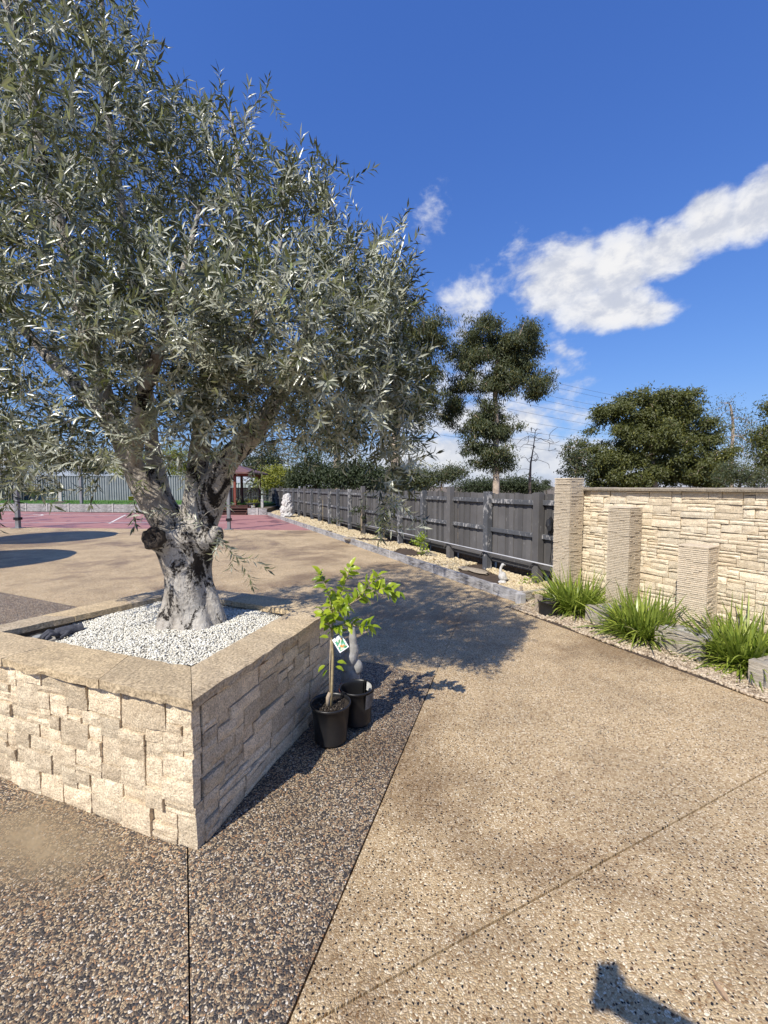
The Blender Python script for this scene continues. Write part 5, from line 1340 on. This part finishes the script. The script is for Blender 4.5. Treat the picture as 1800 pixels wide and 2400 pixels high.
# ================================================================== background trees
def bg_tree(name, label, px, D, lobes, ntip, nleaf, lsize, lasp, mat, bark, trunk_r, trunk_px=None, group=None, droop=.5, depth=1.0, spread=.55, fork=None, cat='tree', tipr=.02, inner=.45):
    """lobes: (px, py, rx, ry[, dD]) foliage masses seen from the camera, real size from distance D"""
    b = PX(px, 1140, D); b.z = -.05; t = thing(name, b, label, cat, group); s = Skel(); k = D / FPX
    tp = [b] + [PX(x, y, D) for x, y in (trunk_px or [(px, 1100), (px, fork or 1040)])]
    rr_ = [trunk_r * (1 - .62 * i / (len(tp) - 1)) for i in range(len(tp))]
    base = s.limb(tp, rr_, step=.5)
    areas = np.array([l[2] * l[3] for l in lobes], float); areas /= areas.sum(); tips = []
    for l, a in zip(lobes, areas):
        c = PX(l[0], l[1], D + (l[4] if len(l) > 4 else 0)); rx, rz = l[2] * k, l[3] * k; ry = (rx + rz) * .5 * depth
        subs = []; small = l[2] * l[3] < 1500
        for _ in range(max(3, int(l[2] * l[3] / 110))):
            v = Vector((random.gauss(0, 1), random.gauss(0, 1), random.gauss(0, 1))).normalized() * (random.random() ** inner)
            subs.append((c + Vector((v.x * rx, v.y * ry, v.z * rz)) * random.uniform(.85, 1.18), random.uniform(.16, .40) * min(rx, rz)))
        for k_ in range(max(6, int(ntip * a))):
            sc_, sr = subs[k_ % len(subs)]
            if small:
                v = Vector((random.gauss(0, 1), random.gauss(0, 1), random.gauss(0, 1))).normalized() * (random.random() ** .5) * (1 + .35 * random.random())
                tips.append(c + Vector((v.x * rx, v.y * ry, v.z * rz))); continue
            v = Vector((random.gauss(0, 1), random.gauss(0, 1), random.gauss(0, 1))).normalized() * (random.random() ** .45)
            tips.append(sc_ + Vector((v.x * sr * 1.2, v.y * sr * 1.2, v.z * sr * .9)))
    s.grow(tips, wob=.10, seg=.5, tipr=tipr, up=.2, back=.25)
    m = s.tubes(6); m.tube([s.p[i] for i in base], [s.rad[i] for i in base], 10)
    tr = build(m, 'trunk', bark, t, smooth=True)
    if nleaf:
        T = np.array([v[:] for v in tips]); n = len(T) * nleaf
        Pp = np.repeat(T, nleaf, 0) + rng.normal(0, spread, (n, 3)) * [1, 1, .62]
        Dv = unit(rng.normal(0, 1, (n, 3)) + [0, 0, -droop]); var = np.clip(np.repeat(rng.random(len(T)), nleaf) * .6 + rng.random(n) * .4, 0, .999)
        ob('crown', leaves_me('crown', Pp, Dv, unit(rng.normal(0, .7, (n, 3)) + [-.3, -.6, .8]), rng.uniform(.7, 1.3, n) * lsize, rng.uniform(.8, 1.2, n) * lsize * lasp, mat, var), t)
    return t
gum = dict(mat=M_euc, bark=M_gumbark, lsize=.23, lasp=.26, droop=1.2)
bg_tree('gum_tree', 'tall eucalyptus with pale bare lower trunk standing alone behind the black fence', 1163, 30,
        [(1177, 800, 85, 46), (1215, 850, 55, 50), (1193, 895, 88, 42), (1112, 830, 50, 62), (1125, 770, 40, 28), (1265, 905, 34, 34), (1066, 950, 32, 50), (1144, 1055, 58, 44), (1165, 1010, 40, 40), (1120, 1000, 36, 44), (1150, 965, 40, 36), (1170, 1080, 40, 24), (1245, 800, 20, 34), (1090, 900, 34, 30)],
        600, 105, trunk_r=.26, trunk_px=[(1163, 1120), (1162, 1050), (1164, 980), (1160, 920), (1165, 860), (1172, 800)], spread=.26, inner=.6, **gum)
bg_tree('gum_tree', 'dark drooping eucalyptus partly hidden by the olive crown, beside the lone eucalyptus', 925, 28,
        [(1025, 765, 34, 44), (1000, 790, 46, 48), (1000, 865, 52, 54), (960, 960, 62, 62), (930, 820, 70, 90), (900, 720, 60, 60), (880, 900, 80, 90), (1000, 940, 30, 40), (940, 690, 40, 40)],
        430, 100, trunk_r=.36, trunk_px=[(926, 1100), (928, 1000), (925, 900), (925, 800)], spread=.30, inner=.6, **gum)
bg_tree('gum_tree', 'broad eucalyptus seen only through the gaps of the olive crown', 790, 33, [(790, 860, 90, 90), (740, 960, 80, 70), (830, 980, 70, 60), (780, 1030, 90, 40), (700, 1050, 50, 40)], 240, 52, trunk_r=.4, trunk_px=[(790, 1080), (792, 960)], spread=.5, inner=.5, **gum)
big = dict(mat=M_euc2, bark=M_gumbark, lsize=.26, lasp=.38, droop=.5)
bg_tree('broad_tree', 'big dense round-headed green tree rising behind the cream stone wall', 1530, 38,
        [(1442, 990, 56, 44), (1551, 958, 78, 36), (1500, 935, 40, 20), (1632, 1000, 58, 50), (1415, 1060, 50, 50), (1524, 1050, 84, 66), (1655, 1073, 50, 50), (1590, 1090, 70, 40), (1470, 1100, 70, 40), (1560, 1000, 70, 50), (1600, 940, 40, 24), (1440, 1125, 60, 28), (1560, 1125, 80, 28), (1650, 1120, 56, 30)],
        1150, 82, trunk_r=.5, trunk_px=[(1530, 1100), (1528, 1040)], spread=.32, inner=.3, depth=1.0, **big)
bg_tree('broad_tree', 'small pale-leaved tree at the edge of the big round-headed tree', 1350, 36, [(1345, 1068, 20, 36), (1365, 1090, 22, 30), (1340, 1105, 20, 20)], 60, 40, trunk_r=.12, trunk_px=[(1350, 1090)] * 1 + [(1352, 1060)], spread=.3, inner=.5, mat=M_euc, bark=M_gumbark, lsize=.28, lasp=.3, droop=.8)
bg_tree('gum_tree', 'thin open-crowned gum behind the big round-headed tree', 1715, 44, [(1700, 955, 26, 26), (1745, 985, 26, 22), (1720, 1030, 34, 34), (1765, 1040, 26, 40), (1690, 1080, 30, 30)], 130, 24, trunk_r=.22, trunk_px=[(1714, 1080), (1718, 1000), (1712, 950)], spread=.55, inner=.6, **gum)
bg_tree('gum_tree', 'dark gum growing past the end of the stone wall', 1815, 36, [(1795, 1020, 30, 50), (1830, 980, 40, 50), (1810, 1090, 50, 40), (1850, 1050, 50, 60)], 160, 55, trunk_r=.3, trunk_px=[(1815, 1080), (1818, 1000)], spread=.4, inner=.45, mat=M_euc2, bark=M_gumbark, lsize=.3, lasp=.3, droop=.7)
bg_tree('shrub', 'brownish bushy shrub between the trees behind the stone wall', 1735, 32, [(1735, 1112, 42, 26), (1700, 1125, 30, 16), (1775, 1125, 36, 18)], 90, 50, trunk_r=.1, trunk_px=[(1735, 1125), (1736, 1110)], spread=.3, mat=M_euc, bark=M_deadbark, lsize=.2, lasp=.3, cat='shrub')
# leafless tree
bare = thing('bare_tree', PX(1243, 1140, 34) - Z * 1.6, 'leafless grey tree with fine spreading twigs beside the lone eucalyptus', 'tree'); b = PX(1243, 1140, 34); b.z = 0
s = Skel(); s.limb([b, PX(1242, 1120, 34), PX(1244, 1085, 34), PX(1250, 1050, 34), PX(1255, 1010, 34)], [.15, .11, .07, .045, .02], step=.3)
tips = [PX(random.gauss(1256, 24), random.uniform(1000, 1085), 34 + random.gauss(0, .9)) for _ in range(60)] + [PX(1210, 1112, 34), PX(1218, 1100, 33.8), PX(1282, 1085, 34), PX(1288, 1098, 34.2)]
s.grow(tips, wob=.12, seg=.25, tipr=.018, up=.4, back=.6)
m = s.tubes(5); m.tube([b, PX(1242, 1120, 34), PX(1244, 1085, 34), PX(1250, 1050, 34), PX(1255, 1010, 34)], [.15, .11, .07, .045, .02], 8); build(m, 'trunk', M_deadbark, bare, smooth=True)
hed = dict(bark=M_deadbark, droop=.1, spread=.4, inner=.35)
bg_tree('hedge', 'dark clipped conifer hedge far behind the fence beside the bare tree', 1170, 48, [(1110, 1140, 40, 10), (1160, 1138, 45, 11), (1215, 1136, 40, 13), (1245, 1142, 26, 10)], 170, 60, .3, .3, M_hedge, trunk_r=.1, trunk_px=[(1170, 1142), (1170, 1138)], cat='hedge', **{k: hed[k] for k in ('bark', 'droop', 'inner')})
bg_tree('gum_tree', 'low rounded far gum showing just over the fence top', 1035, 55, [(1040, 1112, 36, 18), (1065, 1108, 24, 14), (1000, 1125, 34, 16), (975, 1120, 24, 18)], 150, 50, .34, .3, M_euc, M_gumbark, trunk_r=.2, trunk_px=[(1035, 1135), (1037, 1118)], spread=.5)
bg_tree('conifer', 'tiny distant conifer tip above the fence next to the tallest pillar', 1281, 70, [(1281, 1138, 12, 8), (1281, 1130, 6, 8)], 30, 40, .3, .25, M_hedge, M_deadbark, trunk_r=.12, trunk_px=[(1281, 1140), (1281, 1130)], spread=.25)
for (px, D, lob, mt, lab) in ((652, 31, [(650, 1118, 36, 24), (630, 1128, 22, 16), (676, 1124, 24, 20)], M_yellow, 'yellow-green bush growing over the far end of the black fence'),
        (600, 38, [(590, 1085, 34, 36), (620, 1070, 34, 34), (610, 1110, 40, 28), (640, 1090, 26, 40)], M_hedge, 'dark evergreen tree behind the timber gazebo'),
        (740, 27, [(720, 1105, 34, 34), (755, 1120, 34, 24), (700, 1128, 24, 16)], M_hedge, 'dark green shrub behind the middle of the black fence'),
        (830, 24, [(800, 1118, 34, 24), (850, 1112, 40, 30), (880, 1128, 24, 16)], M_hedge, 'leafy green shrub behind the fence next to the hanging olive spray'),
        (930, 26, [(920, 1122, 34, 20), (955, 1120, 26, 22), (975, 1132, 20, 12)], M_euc, 'grey-green shrub behind the fence under the drooping eucalyptus'),
        (330, 39, [(330, 1095, 60, 34), (400, 1085, 50, 40), (440, 1100, 40, 30)], M_yellow, 'olive-yellow shrub behind the steel fence and the olive trunk'),
        (230, 40, [(200, 1085, 60, 34), (260, 1090, 50, 30)], M_hedge, 'dark leafy shrub rising over the grey steel fence'),
        (60, 40, [(60, 1060, 60, 50), (0, 1070, 60, 50), (120, 1075, 40, 40)], M_hedge, 'tall dark shrub behind the ribbed shed wall'),
        (520, 41, [(500, 1090, 50, 40), (540, 1075, 40, 40), (470, 1080, 40, 40)], M_euc, 'grey-green tree behind the gazebo roof')):
    bg_tree('shrub', lab, px, D, lob, 120, 62, .20, .38, mt, M_deadbark, trunk_r=.12, trunk_px=[(px, 1130), (px, 1112)], spread=.34, inner=.4, droop=.2, cat='shrub')
# plants along the lawn
for (px, py, h, w, mt, lab) in ((128, 1176, 1.6, .8, M_euc, 'thin bushy plant with yellowing leaves beside the pedestal bowl'), (20, 1178, 1.3, 1.0, M_hedge, 'low dark bush on the lawn before the shed wall')):
    sv = bz; bz = LZ; little_plant('shrub', px, py, h, w, 420, .13, mt, lab, 'shrub', False, 26); bz = sv

# ================================================================== power lines
for k, (x0, y0, x1, y1) in enumerate(((960, 808, 1560, 948), (960, 818, 1560, 960), (960, 850, 1560, 976), (960, 862, 1560, 990), (960, 884, 1560, 1004), (960, 906, 1560, 1020), (960, 934, 1560, 1034), (960, 960, 1560, 1052), (940, 985, 1560, 1068), (940, 1004, 1560, 1080))):
    a, b = PX(x0, y0, 130), PX(x1, y1, 210); pts = [a.lerp(b, t) - Z * (6 * t * (1 - t)) for t in np.linspace(0, 1, 14)]
    lab = 'dark overhead power cable strung across the sky behind the eucalyptus'
    build(MB().tube(pts, .045, 5), 'power_cable', M_wire, None, None, label=lab, cat='cable', group='parallel power cables behind the trees')

# ================================================================== parasols beside the court (their shade falls on the paving)
M_canvas = simple('canvas', (.55, .52, .46), .8, .1, 8, .1)
for (x, y, r, lab) in ((-11.75, 11.6, 1.75, 'open canvas parasol standing on the paving close to the red court'), (-9.9, 7.4, 1.55, 'open canvas parasol standing on the paving level with the planter')):
    t = thing('parasol', (x, y, 0), lab, 'parasol'); n = 8
    build(MB().tube([(x, y, .02), (x, y, 2.75)], .025, 10), 'pole', M_steel, t)
    build(MB().lathe([(0, 0), (.28, 0), (.28, .05), (.05, .09), (0, .09)], (x, y, .001), 20), 'base', M_conc, t)
    vs = [(x, y, 2.72)]; 
    for j in range(1, 5):
        for k in range(48):
            a = 2 * math.pi * k / 48; rr_ = r * j / 4; vs.append((x + rr_ * math.cos(a), y + rr_ * math.sin(a), 2.72 - .42 * j / 4 - .05 * (j / 4) * (1 - abs(math.cos(a * 4)))))
    fs = [(0, 1 + k, 1 + (k + 1) % 48) for k in range(48)] + [(1 + (j - 1) * 48 + k, 1 + j * 48 + k, 1 + j * 48 + (k + 1) % 48, 1 + (j - 1) * 48 + (k + 1) % 48) for j in range(1, 4) for k in range(48)]
    build(MB().add(vs, fs), 'canopy', M_canvas, t, smooth=True)
    for k in range(8):
        a = 2 * math.pi * k / 8; build(MB().tube([(x, y, 2.66), (x + r * .97 * math.cos(a), y + r * .97 * math.sin(a), 2.27)], .01, 5), 'rib', M_steel, t)

# ================================================================== the photographer behind the camera, whose shadow falls on the driveway
M_cloth = simple('dark_jacket', (.05, .055, .07), .85, .2, 20, .3, .003); M_skin = simple('skin', (.45, .28, .20), .5, .1, 10, .1)
ph = thing('phone', (-.17, -.05, 1.5), 'black phone held up in front of the person on the driveway', 'phone')
build(MB().box(-.038, .038, -.004, .004, -.075, .075), 'body', M_blackmetal, ph, Matrix.Translation((-.16, -.045, 1.60)) @ Matrix.Rotation(-PITCH, 4, 'X'), bevel=.003)
def person():
    bm = bmesh.new(); J = {}
    def v(n, x, y, z): J[n] = bm.verts.new((x, y, z))
    cx, cy = .05, -.52
    pts = dict(pel=(cx, cy, .96), belly=(cx, cy, 1.12), chest=(cx, cy, 1.32), neck=(cx, cy + .01, 1.47), head0=(cx, cy + .03, 1.56), head1=(cx, cy + .03, 1.68),
               sr=(cx + .17, cy, 1.40), er=(cx + .21, cy + .38, 1.41), wr=(cx - .08, cy + .465, 1.525), hr=(cx - .17, cy + .475, 1.55),
               sl=(cx - .17, cy, 1.40), el=(cx - .22, cy - .02, 1.12), wl=(cx - .22, cy + .06, .88), hl=(cx - .22, cy + .07, .80),
               hipr=(cx + .09, cy, .90), kr=(cx + .10, cy + .02, .50), ar=(cx + .10, cy - .02, .09), tr=(cx + .10, cy + .14, .04),
               hipl=(cx - .09, cy, .90), kl=(cx - .10, cy + .02, .50), al=(cx - .10, cy - .02, .09), tl=(cx - .10, cy + .14, .04))
    rad = dict(pel=.13, belly=.125, chest=.14, neck=.055, head0=.085, head1=.085, sr=.065, er=.058, wr=.044, hr=.046, sl=.065, el=.046, wl=.032, hl=.034, hipr=.09, kr=.06, ar=.042, tr=.04, hipl=.09, kl=.06, al=.042, tl=.04)
    for n, p in pts.items(): v(n, *p)
    for a, b in (('pel', 'belly'), ('belly', 'chest'), ('chest', 'neck'), ('neck', 'head0'), ('head0', 'head1'), ('chest', 'sr'), ('sr', 'er'), ('er', 'wr'), ('wr', 'hr'), ('chest', 'sl'), ('sl', 'el'), ('el', 'wl'), ('wl', 'hl'),
                 ('pel', 'hipr'), ('hipr', 'kr'), ('kr', 'ar'), ('ar', 'tr'), ('pel', 'hipl'), ('hipl', 'kl'), ('kl', 'al'), ('al', 'tl')): bm.edges.new((J[a], J[b]))
    # fingers of the hand round the phone: short chains rooted in the palm
    h = Vector(pts['hr'])
    for k in range(4):
        a = bm.verts.new(h + Vector((-.02, -.004, .022 * k - .02))); b = bm.verts.new(h + Vector((-.045, .03, .022 * k - .018))); c = bm.verts.new(h + Vector((-.075 + .004 * k, .012, .021 * k - .012)))
        bm.edges.new((J['hr'], a)); bm.edges.new((a, b)); bm.edges.new((b, c)); J['f%d' % k] = a; J['g%d' % k] = b; J['h%d' % k] = c; rad.update({'f%d' % k: .011, 'g%d' % k: .009, 'h%d' % k: .008})
    a = bm.verts.new(h + Vector((.015, .01, .045))); b = bm.verts.new(h + Vector((.01, .0, .085))); bm.edges.new((J['hr'], a)); bm.edges.new((a, b)); J['t0'] = a; J['t1'] = b; rad.update(t0=.012, t1=.01)
    order = list(J.keys()); bm.verts.index_update(); idx = {n: J[n].index for n in order}
    me = bpy.data.meshes.new('tmp'); bm.to_mesh(me); bm.free(); o = bpy.data.objects.new('tmp', me); C.objects.link(o)
    md = o.modifiers.new('skin', 'SKIN'); md.use_smooth_shade = True
    o.modifiers.new('sub', 'SUBSURF').levels = 2; o.modifiers['sub'].render_levels = 2
    sv_ = me.skin_vertices[0].data
    for n, i in idx.items(): sv_[i].radius = (rad[n], rad[n]); sv_[i].use_root = (n == 'pel')
    dg = bpy.context.evaluated_depsgraph_get(); m2 = bpy.data.meshes.new_from_object(o.evaluated_get(dg)); bpy.data.objects.remove(o)
    m2.materials.clear(); m2.materials.append(M_cloth); m2.materials.append(M_skin)
    for p in m2.polygons:
        c = p.center
        if c.z > 1.5 and (Vector((c.x - cx, c.y - cy, 0))).length < .2 or (c - h).length < .09: p.material_index = 1
    m2.name = 'person'
    ob('person', m2, label='person in dark clothes standing on the driveway holding up a phone', cat='person')
person()
